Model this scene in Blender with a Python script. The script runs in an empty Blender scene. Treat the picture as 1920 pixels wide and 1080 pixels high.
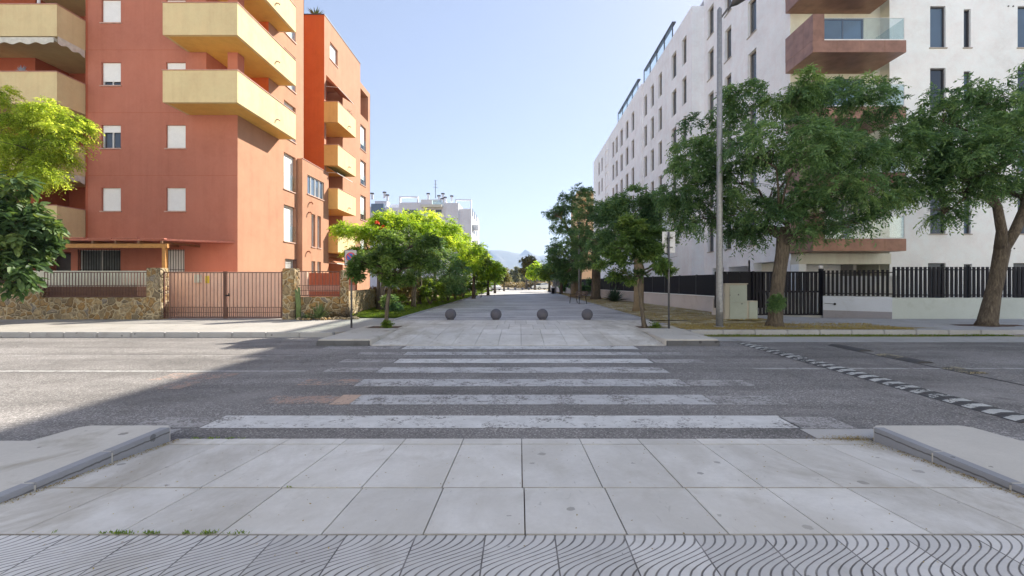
import bpy, bmesh, math, random
import numpy as np
from mathutils import Vector, Matrix
R = math.radians
random.seed(7)
rng = np.random.default_rng(11)
sc = bpy.context.scene
col = sc.collection

# ---------------------------------------------------------------- camera
F, CX, CY, H = 810.0, 975.0, 530.0, 1.625
cd = bpy.data.cameras.new("camera")
cam = bpy.data.objects.new("camera", cd); col.objects.link(cam)
cam.location = (0, 0, H); cam.rotation_euler = (R(90), 0, 0)
cd.sensor_width = 36; cd.lens = 36 * F / 1920
cd.shift_x = (960 - CX) / 1920; cd.shift_y = -(540 - CY) / 1920
cd.clip_start = 0.05; cd.clip_end = 20000
sc.camera = cam

# ---------------------------------------------------------------- light
SUN = Vector((0.94, 1.1, 1.09)).normalized()
elev = math.asin(SUN.z); az = math.atan2(SUN.x, SUN.y)
w = bpy.data.worlds.new("World"); sc.world = w; w.use_nodes = True
nt = w.node_tree; nt.nodes.clear()
o_ = nt.nodes.new('ShaderNodeOutputWorld'); b_ = nt.nodes.new('ShaderNodeBackground')
s_ = nt.nodes.new('ShaderNodeTexSky'); s_.sky_type = 'NISHITA'; s_.sun_disc = False
s_.sun_elevation = elev; s_.sun_rotation = az
s_.air_density = 1.0; s_.dust_density = 0.35; s_.ozone_density = 1.6
b_.inputs[1].default_value = 0.15
gm_ = nt.nodes.new('ShaderNodeGamma'); gm_.inputs[1].default_value = 0.5
tn_ = nt.nodes.new('ShaderNodeMix'); tn_.data_type = 'RGBA'; tn_.blend_type = 'MULTIPLY'; tn_.inputs[0].default_value = 1
tn_.inputs[7].default_value = (.65, .645, .725, 1)
nt.links.new(s_.outputs[0], gm_.inputs[0]); nt.links.new(gm_.outputs[0], tn_.inputs[6])
nt.links.new(tn_.outputs[2], b_.inputs[0]); nt.links.new(b_.outputs[0], o_.inputs[0])
sl = bpy.data.lights.new("sun", 'SUN'); sl.energy = 3.2; sl.angle = R(0.53); sl.color = (1.0, 0.91, 0.76)
so = bpy.data.objects.new("sun", sl); col.objects.link(so)
so.rotation_euler = SUN.to_track_quat('Z', 'Y').to_euler(); so.location = (30, 30, 60)
sc.view_settings.view_transform = 'Standard'; sc.view_settings.look = 'None'
sc.view_settings.exposure = 1.98; sc.view_settings.gamma = 1
sc.cycles.max_bounces = 8; sc.cycles.diffuse_bounces = 4; sc.cycles.transparent_max_bounces = 12

# ---------------------------------------------------------------- materials
M = {}
class NT:
    def __init__(s, name):
        s.m = bpy.data.materials.new(name); s.m.use_nodes = True
        s.t = s.m.node_tree; s.b = s.t.nodes['Principled BSDF']; s.out = s.t.nodes['Material Output']
        s._p = None
    def n(s, typ, **kw):
        x = s.t.nodes.new(typ)
        for k, v in kw.items():
            if hasattr(x, k): setattr(x, k, v)
            else: x.inputs[k].default_value = v
        return x
    def l(s, a, b): s.t.links.new(a, b)
    def pos(s, scale=(1, 1, 1)):
        if s._p is None: s._p = s.n('ShaderNodeNewGeometry')
        mp = s.n('ShaderNodeMapping'); mp.inputs['Scale'].default_value = scale
        s.l(s._p.outputs['Position'], mp.inputs[0]); return mp.outputs[0]
    def noise(s, scale, vec=None, detail=4, rough=.55, dist=0):
        x = s.n('ShaderNodeTexNoise'); x.inputs['Scale'].default_value = scale
        x.inputs['Detail'].default_value = detail; x.inputs['Roughness'].default_value = rough
        x.inputs['Distortion'].default_value = dist
        s.l(vec if vec is not None else s.pos(), x.inputs['Vector']); return x.outputs['Fac']
    def ramp(s, fac, stops):
        x = s.n('ShaderNodeValToRGB'); e = x.color_ramp.elements
        while len(e) < len(stops): e.new(0.5)
        for i, (p, c) in enumerate(stops):
            e[i].position = p; e[i].color = (c, c, c, 1) if isinstance(c, (int, float)) else (*c, 1)
        s.l(fac, x.inputs[0]); return x.outputs[0]
    def mix(s, f, a, b, mode='MIX'):
        x = s.n('ShaderNodeMix', data_type='RGBA', blend_type=mode)
        if isinstance(f, (int, float)): x.inputs[0].default_value = f
        else: s.l(f, x.inputs[0])
        for i, v in ((6, a), (7, b)):
            if isinstance(v, tuple): x.inputs[i].default_value = (*v, 1)
            else: s.l(v, x.inputs[i])
        return x.outputs[2]
    def math(s, op, a, b=None, c=None):
        x = s.n('ShaderNodeMath', operation=op)
        for i, v in enumerate((a, b, c)):
            if v is None: continue
            if isinstance(v, (int, float)): x.inputs[i].default_value = v
            else: s.l(v, x.inputs[i])
        return x.outputs[0]
    def xyz(s):
        if s._p is None: s._p = s.n('ShaderNodeNewGeometry')
        x = s.n('ShaderNodeSeparateXYZ'); s.l(s._p.outputs['Position'], x.inputs[0]); return x.outputs
    def color(s, c):
        if isinstance(c, tuple): s.b.inputs['Base Color'].default_value = (*c, 1)
        else: s.l(c, s.b.inputs['Base Color'])
    def bump(s, h, strength=.3, dist=.01):
        x = s.n('ShaderNodeBump'); x.inputs['Strength'].default_value = strength; x.inputs['Distance'].default_value = dist
        s.l(h, x.inputs['Height']); s.l(x.outputs[0], s.b.inputs['Normal'])
    def set(s, rough=.8, metal=0, spec=.5):
        s.b.inputs['Roughness'].default_value = rough; s.b.inputs['Metallic'].default_value = metal
        s.b.inputs['Specular IOR Level'].default_value = spec
        return s.m

def vary(c, k): return tuple(min(1, x * k) for x in c)
def plain(name, c, rough=.6, metal=0, amt=.15, scale=6, bump=0.0, spec=.5):
    t = NT(name); f = t.noise(scale)
    t.color(t.mix(t.ramp(f, [(.3, 0.), (.7, 1.)]), vary(c, 1 - amt), vary(c, 1 + amt)))
    if bump: t.bump(t.noise(90), bump, .004)
    M[name] = t.set(rough, metal, spec); return M[name]
def stucco(name, c, streak=.12):
    t = NT(name)
    big = t.ramp(t.noise(.45, detail=6, rough=.6), [(.3, 0.), (.72, 1.)])
    st = t.ramp(t.noise(1.0, t.pos((2.6, 2.6, .14)), 7, .68), [(.44, 0.), (.72, 1.)])
    mid = t.ramp(t.noise(1.6, detail=8, rough=.7, dist=.4), [(.36, 0.), (.66, 1.)])
    fine = t.ramp(t.noise(9, detail=5), [(.3, 0.), (.7, 1.)])
    a = t.mix(big, vary(c, .88), vary(c, 1.1))
    a = t.mix(t.math('MULTIPLY', st, streak * 3.2), a, (c[0] * .66, c[1] * .58, c[2] * .56))
    a = t.mix(t.math('MULTIPLY', mid, .38), a, (c[0] * 1.12, c[1] * 1.28, c[2] * 1.3))
    a = t.mix(t.math('MULTIPLY', fine, .25), a, vary(c, 1.15))
    t.color(a); t.bump(t.noise(55, detail=6), .35, .006)
    M[name] = t.set(.9, 0, .25)
stucco('terracotta', (.48, .18, .125))
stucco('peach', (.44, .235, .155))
stucco('burnt_orange', (.60, .125, .03))
stucco('inner_red', (.42, .12, .07))
stucco('cream', (.68, .54, .31))
stucco('soffit', (.72, .45, .13))
stucco('amber', (.68, .40, .14))
stucco('white_wall', (.86, .86, .87), .02)
stucco('white_side', (.86, .85, .87), .05)
stucco('pink_wall_lit', (.86, .56, .44))  # sunlight on the yard wall put into this paler base colour
stucco('grey_wall', (.50, .53, .58))
stucco('pale_grey', (.60, .60, .65))
stucco('beige', (.70, .68, .58))
stucco('far_white', (.74, .74, .78), .05)
stucco('far_peach', (.65, .42, .25), .05)
plain('recess_grey', (.22, .20, .19), .9)
plain('garage_grey', (.33, .31, .30), .9)
plain('shutter', (.88, .89, .90), .5, amt=.03)
plain('frame_white', (.75, .75, .75), .45, amt=.05)
plain('sill', (.55, .36, .30), .7)
plain('coping', (.50, .27, .22), .7)
plain('frame_dark', (.07, .07, .08), .45)
plain('frame_taupe', (.42, .38, .34), .6)
plain('awning', (.62, .60, .54), .8)
plain('awning_brown', (.35, .14, .07), .8)
plain('wood', (.48, .24, .07), .6, scale=12)
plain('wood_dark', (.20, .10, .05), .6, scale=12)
plain('tile_red', (.50, .18, .13), .7)
plain('iron_brown', (.13, .065, .05), .5, .3)
plain('iron_black', (.010, .010, .016), .6, 0, spec=.25)
plain('car_red', (.32, .02, .02), .28, amt=.05)
plain('steel', (.27, .28, .30), .5, .35, scale=14, bump=.1)
plain('steel_dark', (.12, .12, .13), .5, .4)
t = NT('bark'); n_ = t.noise(7, t.pos((3, 3, .5)), 7, .7, .6); t.color(t.ramp(n_, [(.3, (.045, .038, .032)), (.5, (.12, .10, .08)), (.7, (.21, .18, .14))])); t.bump(n_, 1., .05); M['bark'] = t.set(.95, 0, .2)
plain('bench_wood', (.085, .05, .032), .6)
plain('rubber', (.02, .02, .02), .8)
plain('yellow', (.75, .55, .03), .5)
plain('red_paint', (.55, .03, .03), .4)
plain('blue_paint', (.03, .09, .45), .4)
plain('sign_face', (.45, .44, .46), .5)
plain('sign_back', (.45, .47, .52), .4, .4)
plain('chrome', (.6, .6, .6), .25, .9)
plain('car_white', (.75, .76, .78), .25, amt=.03)
plain('copper', (.30, .165, .12), .42, .35, amt=.22, scale=2.5)
plain('cloth_grey', (.35, .37, .45), .9)
plain('red_flower', (.75, .09, .02), .7)
plain('soil', (.10, .06, .045), .98, scale=20, bump=.5)
plain('curtain', (.13, .145, .15), .9)

def glass(name, c, rough=.06):
    t = NT(name); t.color(t.mix(t.noise(.6), vary(c, .7), vary(c, 1.3)))
    t.bump(t.noise(.8, detail=2), .04, .05)
    M[name] = t.set(rough, 0, .9)
glass('glass', (.035, .045, .06)); glass('glass_sky', (.10, .15, .22), .04)
t = NT('rail_glass')
gl = t.n('ShaderNodeBsdfGlossy'); gl.inputs['Roughness'].default_value = .03; gl.inputs['Color'].default_value = (.9, .95, 1, 1)
tr = t.n('ShaderNodeBsdfTransparent'); tr.inputs['Color'].default_value = (.90, .95, .94, 1)
mx = t.n('ShaderNodeMixShader'); mx.inputs[0].default_value = .10
t.l(tr.outputs[0], mx.inputs[1]); t.l(gl.outputs[0], mx.inputs[2]); t.l(mx.outputs[0], t.out.inputs[0]); M['rail_glass'] = t.m

# asphalt
def asphalt(name, c, grain=1.0):
    t = NT(name)
    v = t.n('ShaderNodeTexVoronoi'); v.inputs['Scale'].default_value = 75; t.l(t.pos(), v.inputs['Vector'])
    sp = t.n('ShaderNodeSeparateColor'); t.l(v.outputs['Color'], sp.inputs[0])
    g = t.ramp(sp.outputs[0], [(0, .5), (.6, .92), (.85, 1.3), (1, 2.2)])
    big = t.ramp(t.noise(.35, detail=6, rough=.65), [(.32, .74), (.68, 1.25)])
    tracks = t.ramp(t.noise(1., t.pos((.12, 1.3, 1)), 4), [(.35, .78), (.7, 1.22)])
    a = t.mix(grain * .8, c, t.mix(1, c, g, 'MULTIPLY'))
    a = t.mix(1, t.mix(1, a, big, 'MULTIPLY'), tracks, 'MULTIPLY')
    patch = t.ramp(t.noise(.9, detail=3, dist=.6), [(.62, 0.), (.70, 1.)])
    a = t.mix(t.math('MULTIPLY', patch, .3), a, vary(c, .5))
    wear = t.ramp(t.noise(.5, t.pos((.35, 1.0, 1)), 7, .65, .8), [(.5, 0.), (.68, 1.)])
    a = t.mix(t.math('MULTIPLY', wear, .38), a, vary(c, 1.75))
    oil = t.ramp(t.noise(1.7, detail=2), [(.68, 0.), (.76, 1.)])
    a = t.mix(t.math('MULTIPLY', oil, .45), a, vary(c, .3))
    cr = t.n('ShaderNodeTexVoronoi', feature='DISTANCE_TO_EDGE'); cr.inputs['Scale'].default_value = .38
    dv = t.n('ShaderNodeVectorMath', operation='ADD')
    nn = t.n('ShaderNodeTexNoise'); nn.inputs['Scale'].default_value = 1.6; nn.inputs['Detail'].default_value = 6
    t.l(t.pos(), nn.inputs['Vector']); t.l(t.pos(), dv.inputs[0]); t.l(nn.outputs['Color'], dv.inputs[1]); t.l(dv.outputs[0], cr.inputs['Vector'])
    crk = t.ramp(cr.outputs['Distance'], [(.0, 1.), (.006, 0.)])
    a = t.mix(t.math('MULTIPLY', t.math('MULTIPLY', crk, .6), t.ramp(t.noise(.3), [(.48, 0.), (.55, 1.)])), a, vary(c, .35))
    t.color(a); t.bump(sp.outputs[0], .45, .006)
    M[name] = t.set(.92, 0, .3); return t
asphalt('asphalt', (.20, .192, .19))
asphalt('asphalt_light', (.39, .385, .39), .6)

def concrete(name, c, stain=.3, scale=1.0, attr=False, speck=True):
    t = NT(name)
    big = t.ramp(t.noise(.7 * scale, detail=7, rough=.6), [(.3, 0.), (.7, 1.)])
    a = t.mix(big, vary(c, .84), vary(c, 1.1))
    fine = t.ramp(t.noise(26, detail=6, rough=.7), [(.3, 0.), (.7, 1.)])
    a = t.mix(t.math('MULTIPLY', fine, .35), a, vary(c, .72))
    st = t.ramp(t.noise(2.1, t.pos((1, .75, 1)), 8, .62, .4), [(.56, 0.), (.74, 1.)])
    a = t.mix(t.math('MULTIPLY', st, stain), a, (c[0] * .55, c[1] * .52, c[2] * .46))
    if speck:
        v = t.n('ShaderNodeTexVoronoi'); v.inputs['Scale'].default_value = 4.5; t.l(t.pos(), v.inputs['Vector'])
        sp = t.n('ShaderNodeSeparateColor'); t.l(v.outputs['Color'], sp.inputs[0])
        dd = t.math('ADD', v.outputs['Distance'], t.math('MULTIPLY', t.noise(38), .16))
        spot = t.math('MULTIPLY', t.math('LESS_THAN', dd, t.math('ADD', .08, t.math('MULTIPLY', sp.outputs[1], .19))), t.math('GREATER_THAN', sp.outputs[0], .4))
        a = t.mix(t.math('MULTIPLY', spot, .7), a, vary(c, .32))
    if attr:
        x, y, z = t.xyz(); jl = None
        for yy in (2.535, 3.218, 4.293, 4.49, 12.75, 13.75, 15.1):
            wj = .010 if yy < 5 else .022
            q = t.ramp(t.math('ABSOLUTE', t.math('SUBTRACT', y, yy)), [(0, 1.), (wj * .6, .9), (wj, 0.)]); jl = q if jl is None else t.math('MAXIMUM', jl, q)
        a = t.mix(t.math('MULTIPLY', jl, t.ramp(t.noise(3), [(.3, .35), (.6, .85)])), a, (.07, .065, .055))
        x2 = t.n('ShaderNodeMapRange'); x2.inputs['From Min'].default_value = 1.2; x2.inputs['From Max'].default_value = 3.4; t.l(t.math('ABSOLUTE', x), x2.inputs['Value'])
        a = t.mix(t.math('MULTIPLY', t.ramp(t.noise(1.3, t.pos((1, .5, 1)), 9, .7, .5), [(.42, 0.), (.66, 1.)]), t.math('ADD', .2, t.math('MULTIPLY', x2.outputs[0], .5))), a, (.24, .205, .15))
        scuff = t.ramp(t.noise(7, t.pos((1.6, .35, 1)), 8, .7, 1.2), [(.63, 0.), (.68, 1.)])
        a = t.mix(t.math('MULTIPLY', scuff, .5), a, vary(c, .38))
        blot = t.ramp(t.noise(1.15, detail=5, rough=.6, dist=.8), [(.40, 0.), (.62, 1.)]); a = t.mix(t.math('MULTIPLY', blot, .42), a, (c[0] * .66, c[1] * .64, c[2] * .60))
        at = t.n('ShaderNodeAttribute', attribute_name='v')
        a = t.mix(1, a, t.ramp(at.outputs['Fac'], [(0, .92), (1, 1.05)]), 'MULTIPLY')
    t.color(a); t.bump(t.noise(60, detail=5), .25, .003)
    M[name] = t.set(.85, 0, .35); return t
concrete('slab', (.68, .665, .64), .55, attr=True)
concrete('pavement', (.37, .36, .345), .5)
concrete('near_block', (.54, .52, .485), .95)
concrete('kerb', (.38, .385, .40), .6)
concrete('kerb_shaded', (.12, .125, .14), .8)  # darker kerb tone, shade of the sun-averted face put into the colour
t = concrete('kerb_near', (.30, .31, .34), .9)
z_ = t.xyz()[2]; bi = t.b.inputs['Base Color'].links[0].from_socket
crk = t.math('ABSOLUTE', t.math('SUBTRACT', t.math('ADD', z_, t.math('MULTIPLY', t.noise(9, detail=6), .03)), .125))
t.color(t.mix(t.math('MULTIPLY', t.ramp(crk, [(0, 1.), (.004, .8), (.009, 0.)]), .8), bi, (.06, .055, .05)))
concrete('sphere', (.115, .115, .14), .4, speck=False)
concrete('gutter', (.48, .47, .46), .5)
concrete('walk_grey', (.42, .43, .46), .7)
concrete('cabinet_body', (.46, .44, .39), .35, speck=False)
concrete('cabinet_door', (.40, .45, .42), .3, speck=False)
concrete('low_wall', (.62, .57, .57), .35, .6, speck=False)
concrete('low_wall_green', (.50, .56, .56), .3, .6, speck=False)
concrete('low_wall_blue', (.56, .62, .74), .3, .6, speck=False)
concrete('plinth', (.28, .28, .33), .4, speck=False)

# grooved tactile tile: groove height pattern + dirt settled in the grooves
t = concrete('tactile', (.56, .555, .56), .6)
x, y, z = t.xyz()
base_in = t.b.inputs['Base Color'].links[0].from_socket
ph = t.math('ADD', t.math('SUBTRACT', x, y), t.math('MULTIPLY', t.math('SINE', t.math('MULTIPLY', t.math('SUBTRACT', y, 2.53), 2 * math.pi / .405)), .052))
ph = t.math('ADD', ph, t.math('MULTIPLY', t.noise(30, detail=2), .006))
fr = t.math('FRACT', t.math('DIVIDE', t.math('ADD', ph, 50), .0579))
dst = t.math('ABSOLUTE', t.math('SUBTRACT', fr, .5))
gro = t.ramp(dst, [(.0, 1.), (.075, .9), (.13, 0.)])
jx = t.math('ABSOLUTE', t.math('SUBTRACT', t.math('FRACT', t.math('DIVIDE', t.math('ADD', x, 40.5), .405)), .5))
jj = t.ramp(jx, [(.0, 1.), (.008, 1.), (.012, 0.)])
g2 = t.math('MAXIMUM', gro, jj)
wn = t.n('ShaderNodeTexWhiteNoise', noise_dimensions='1D'); t.l(t.math('FLOOR', t.math('DIVIDE', t.math('ADD', x, 40.7), .405)), wn.inputs['W'])
base_in = t.mix(1, base_in, t.ramp(wn.outputs['Value'], [(0, .86), (1, 1.12)]), 'MULTIPLY')
t.color(t.mix(t.math('MULTIPLY', g2, t.ramp(t.noise(6, detail=6), [(.3, .6), (.6, .92)])), base_in, (.075, .07, .07)))
t.bump(t.math('SUBTRACT', 1, g2), .8, .004)

# paint, worn
def paint(name, c, wear, under=(.20, .192, .19)):
    t = NT(name)
    v = t.n('ShaderNodeTexVoronoi'); v.inputs['Scale'].default_value = 60; t.l(t.pos(), v.inputs['Vector'])
    sp = t.n('ShaderNodeSeparateColor'); t.l(v.outputs['Color'], sp.inputs[0])
    n1 = t.noise(2.4, detail=9, rough=.72); n2 = t.noise(14, detail=6, rough=.7)
    s = t.math('ADD', t.math('ADD', t.math('MULTIPLY', n1, .6), t.math('MULTIPLY', n2, .4)), t.math('MULTIPLY', t.math('SUBTRACT', sp.outputs[0], .5), .10))
    m = t.ramp(s, [(wear - .03, 1.), (wear + .03, 0.)])
    cc = t.mix(t.ramp(t.noise(5, detail=6), [(.3, 0.), (.7, 1.)]), vary(c, .78), c)
    g = t.ramp(sp.outputs[1], [(0, .6), (.8, 1.1), (1, 2.)])
    t.color(t.mix(m, cc, t.mix(1, under, g, 'MULTIPLY'))); t.bump(sp.outputs[0], .3, .004)
    M[name] = t.set(.8, 0, .35)
paint('paint_white', (.62, .62, .62), .435)
paint('paint_worn', (.50, .50, .51), .465)
paint('paint_ghost', (.40, .39, .39), .495)
paint('paint_red_ghost', (.40, .28, .23), .53)
paint('paint_orange', (.52, .38, .30), .44)
paint('paint_line', (.42, .42, .42), .47)
paint('bump_white', (.52, .53, .52), .475, (.06, .06, .06))
paint('bump_black', (.075, .075, .08), .2)
paint('bump_yellow', (.34, .30, .20), .50, (.08, .08, .08))

# natural stone
t = NT('stone')
dv = t.n('ShaderNodeVectorMath', operation='ADD'); nn = t.n('ShaderNodeTexNoise'); nn.inputs['Scale'].default_value = 2.2
sc_ = t.n('ShaderNodeVectorMath', operation='SCALE'); sc_.inputs['Scale'].default_value = .5
t.l(t.pos(), nn.inputs['Vector']); t.l(nn.outputs['Color'], sc_.inputs[0]); t.l(t.pos(), dv.inputs[0]); t.l(sc_.outputs[0], dv.inputs[1])
va = t.n('ShaderNodeTexVoronoi'); va.inputs['Scale'].default_value = 3.8; vb = t.n('ShaderNodeTexVoronoi', feature='DISTANCE_TO_EDGE'); vb.inputs['Scale'].default_value = 3.8
t.l(dv.outputs[0], va.inputs['Vector']); t.l(dv.outputs[0], vb.inputs['Vector'])
sp = t.n('ShaderNodeSeparateColor'); t.l(va.outputs['Color'], sp.inputs[0])
cs = t.ramp(sp.outputs[0], [(0, (.24, .15, .06)), (.25, (.48, .29, .10)), (.45, (.40, .30, .16)), (.65, (.22, .18, .12)), (.8, (.56, .42, .22)), (1, (.30, .28, .25))])
a = t.mix(t.ramp(t.noise(9, detail=9, rough=.75), [(.35, 0.), (.62, .75)]), cs, (.13, .095, .06))
mort = t.ramp(vb.outputs['Distance'], [(.0, 1.), (.045, .75), (.075, 0.)])
a = t.mix(mort, a, (.46, .38, .25))
t.color(a); t.bump(t.math('ADD', t.ramp(vb.outputs['Distance'], [(.03, 0.), (.2, 1.)]), t.math('MULTIPLY', t.noise(12), .5)), 1., .05)
M['stone'] = t.set(.9)

def leafmat(name, lo, mid, hi, trans=.4, rough=.5):
    t = NT(name); at = t.n('ShaderNodeAttribute', attribute_name='v')
    c = t.ramp(at.outputs['Fac'], [(0, lo), (.5, mid), (1, hi)])
    t.color(c); t.b.inputs['Roughness'].default_value = rough; t.b.inputs['Specular IOR Level'].default_value = .35
    tl = t.n('ShaderNodeBsdfTranslucent'); t.l(t.mix(1, c, (1.75, 1.65, .9), 'MULTIPLY'), tl.inputs['Color'])
    mx = t.n('ShaderNodeMixShader'); mx.inputs[0].default_value = trans
    t.l(t.b.outputs[0], mx.inputs[1]); t.l(tl.outputs[0], mx.inputs[2]); t.l(mx.outputs[0], t.out.inputs[0]); M[name] = t.m
leafmat('leaf_melia', (.055, .115, .06), (.12, .22, .10), (.25, .36, .15), .45)
leafmat('leaf_citrus', (.045, .085, .03), (.10, .18, .05), (.22, .31, .09), .42, .45)
leafmat('leaf_flame', (.08, .16, .02), (.26, .40, .04), (.52, .60, .08), .6)
leafmat('leaf_ficus', (.03, .065, .028), (.065, .125, .045), (.17, .24, .07), .3, .58)
leafmat('leaf_light', (.12, .19, .03), (.33, .43, .07), (.60, .66, .15), .62)
leafmat('leaf_mid', (.045, .09, .02), (.12, .20, .035), (.26, .34, .06), .5)
leafmat('leaf_olive', (.06, .065, .02), (.12, .12, .035), (.24, .20, .06), .4)
leafmat('leaf_pale', (.10, .12, .08), (.19, .21, .14), (.28, .29, .2), .3)
leafmat('leaf_dry', (.12, .09, .05), (.22, .17, .09), (.34, .28, .16), .3)
leafmat('blade_green', (.04, .08, .01), (.10, .17, .02), (.22, .28, .05), .4)
leafmat('blade_dry', (.18, .13, .06), (.30, .24, .10), (.32, .30, .10), .3)
leafmat('litter', (.10, .05, .02), (.24, .17, .05), (.42, .33, .06), .2)

def groundmat(name, stops, scale=1.2, sc2=30):
    t = NT(name); n = t.math('ADD', t.math('MULTIPLY', t.noise(scale, detail=9, rough=.68), .65), t.math('MULTIPLY', t.noise(sc2, detail=4), .35))
    t.color(t.ramp(n, stops)); t.bump(t.noise(22, detail=8, rough=.7), .7, .03); M[name] = t.set(.98, 0, .1)
groundmat('lawn', [(.3, (.05, .08, .015)), (.5, (.10, .15, .025)), (.62, (.17, .19, .05)), (.75, (.22, .17, .09))])
groundmat('verge', [(.32, (.11, .075, .05)), (.42, (.23, .17, .10)), (.49, (.31, .26, .13)), (.55, (.42, .38, .28)), (.66, (.56, .53, .47))], 1.3)
groundmat('gravel_mound', [(.3, (.16, .14, .12)), (.5, (.30, .28, .26)), (.65, (.42, .40, .38))], 3, 60)
t = concrete('gutter_worn', (.40, .40, .40), .7)
groundmat('earth', [(.3, (.20, .16, .11)), (.5, (.30, .25, .17)), (.7, (.38, .32, .22))], .1, 4)
groundmat('sand', [(.3, (.36, .31, .24)), (.5, (.46, .41, .33)), (.7, (.52, .46, .36))], .4, 9)
groundmat('moss', [(.3, (.10, .10, .03)), (.5, (.19, .19, .05)), (.6, (.26, .25, .14)), (.75, (.33, .33, .32))], 3, 40)
groundmat('mountain', [(.3, (.10, .10, .085)), (.5, (.17, .16, .13)), (.7, (.24, .22, .18))], .004, .05)

# ---------------------------------------------------------------- mesh helpers
def pt(px, py, Y): return Vector(((px - CX) / F * Y, Y, H - (py - CY) / F * Y))
def X(px, Y): return (px - CX) / F * Y
def Z(py, Y): return H - (py - CY) / F * Y
ORI = {}
def tag(o, label=None, cat=None, group=None, kind=None):
    if label: o['label'] = label
    if cat: o['category'] = cat
    if group: o['group'] = group
    if kind: o['kind'] = kind
    return o
def empty(name, loc, label, cat, group=None):
    o = bpy.data.objects.new(name, None); col.objects.link(o); o.location = loc; o.empty_display_size = .3
    ORI[o.name] = Vector(loc); return tag(o, label, cat, group)
class MB:
    def __init__(s): s.v = []; s.f = []
    def quad(s, *p):
        i = len(s.v); s.v += [tuple(q) for q in p]; s.f.append(tuple(range(i, i + len(p)))); return s
    def hexa(s, p):
        i = len(s.v); s.v += [tuple(q) for q in p]
        for f in ((3, 2, 1, 0), (4, 5, 6, 7), (0, 1, 5, 4), (1, 2, 6, 5), (2, 3, 7, 6), (3, 0, 4, 7)): s.f.append(tuple(i + k for k in f))
        return s
    def box(s, x0, x1, y0, y1, z0, z1):
        return s.hexa([(x0, y0, z0), (x1, y0, z0), (x1, y1, z0), (x0, y1, z0), (x0, y0, z1), (x1, y0, z1), (x1, y1, z1), (x0, y1, z1)])
    def fb(s, fr, a0, a1, b0, b1, z0, z1):
        P = [fr(a, b, z) for z in (z0, z1) for a, b in ((a0, b0), (a1, b0), (a1, b1), (a0, b1))]
        return s.hexa(P)
    def prism(s, poly, z0, z1):
        i = len(s.v); n = len(poly)
        s.v += [(p[0], p[1], z0) for p in poly] + [(p[0], p[1], z1 if len(p) < 3 else p[2]) for p in poly]
        s.f.append(tuple(range(i + n - 1, i - 1, -1))); s.f.append(tuple(range(i + n, i + 2 * n)))
        for k in range(n): s.f.append((i + k, i + (k + 1) % n, i + n + (k + 1) % n, i + n + k))
        return s
    def tube(s, pts, rad, n=8, cap=True, wob=0.0):
        pts = [Vector(p) for p in pts]
        if isinstance(rad, (int, float)): rad = [rad] * len(pts)
        i0 = len(s.v); ref = Vector((.3, .9, .2))
        ph = random.random() * 6
        for k, p in enumerate(pts):
            d = (pts[min(k + 1, len(pts) - 1)] - pts[max(k - 1, 0)]).normalized()
            if abs(d.dot(ref)) > .95: ref = Vector((1, .1, 0))
            u = d.cross(ref).normalized(); v = d.cross(u)
            for j in range(n):
                a = 2 * math.pi * j / n
                r = rad[k] * (1 + wob * (math.sin(3 * a + ph + k * .5) * .6 + math.sin(5 * a + ph * 2 - k * .7) * .4))
                s.v.append(tuple(p + u * (math.cos(a) * r) + v * (math.sin(a) * r)))
        for k in range(len(pts) - 1):
            for j in range(n):
                a = i0 + k * n + j; b = i0 + k * n + (j + 1) % n
                s.f.append((a, b, b + n, a + n))
        if cap:
            s.f.append(tuple(i0 + j for j in range(n))[::-1]); e = i0 + (len(pts) - 1) * n
            s.f.append(tuple(e + j for j in range(n)))
        return s
    def ball(s, c, r, n=10, m=7, sz=1.0):
        i0 = len(s.v); c = Vector(c)
        for k in range(m + 1):
            th = math.pi * (k + .02 * (k == 0) - .02 * (k == m)) / m
            for j in range(n):
                a = 2 * math.pi * j / n
                s.v.append((c.x + r * math.sin(th) * math.cos(a), c.y + r * math.sin(th) * math.sin(a), c.z + r * sz * math.cos(th)))
        for k in range(m):
            for j in range(n):
                a = i0 + k * n + j; b = i0 + k * n + (j + 1) % n; s.f.append((a, b, b + n, a + n))
        return s
    def build(s, name, mat, parent=None, bevel=0, smooth=False, attr=None):
        o0 = Vector((0, 0, 0)); p = parent
        while p is not None:
            if p.name in ORI: o0 = ORI[p.name]
            p = p.parent
        me = bpy.data.meshes.new(name)
        me.from_pydata([(v[0] - o0.x, v[1] - o0.y, v[2] - o0.z) for v in s.v], [], s.f)
        if bevel:
            bm = bmesh.new(); bm.from_mesh(me)
            bmesh.ops.remove_doubles(bm, verts=bm.verts, dist=1e-5)
            bmesh.ops.bevel(bm, geom=[e for e in bm.edges if e.is_manifold], offset=bevel, segments=2, affect='EDGES', clamp_overlap=True)
            bm.to_mesh(me); bm.free()
        if smooth:
            for q in me.polygons: q.use_smooth = True
        if attr is not None:
            A = me.attributes.new('v', 'FLOAT', 'FACE'); A.data.foreach_set('value', np.array(attr, dtype=np.float32))
        me.materials.append(M[mat] if isinstance(mat, str) else mat)
        o = bpy.data.objects.new(name, me); col.objects.link(o)
        if parent is not None: o.parent = parent
        return o
def struct(name, mb, mat, **k):
    o = mb.build(name, mat, **k); o['kind'] = 'structure'; return o
def copy_tree(o, parent=None):
    c = o.copy(); col.objects.link(c); c.parent = parent
    for ch in o.children: copy_tree(ch, c)
    return c
def frame(P, u, n):
    P = Vector((P[0], P[1], 0)); u = Vector((u[0], u[1], 0)).normalized(); n = Vector((n[0], n[1], 0)).normalized()
    return lambda a, b, z: tuple(P + u * a + n * b + Vector((0, 0, z)))
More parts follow.
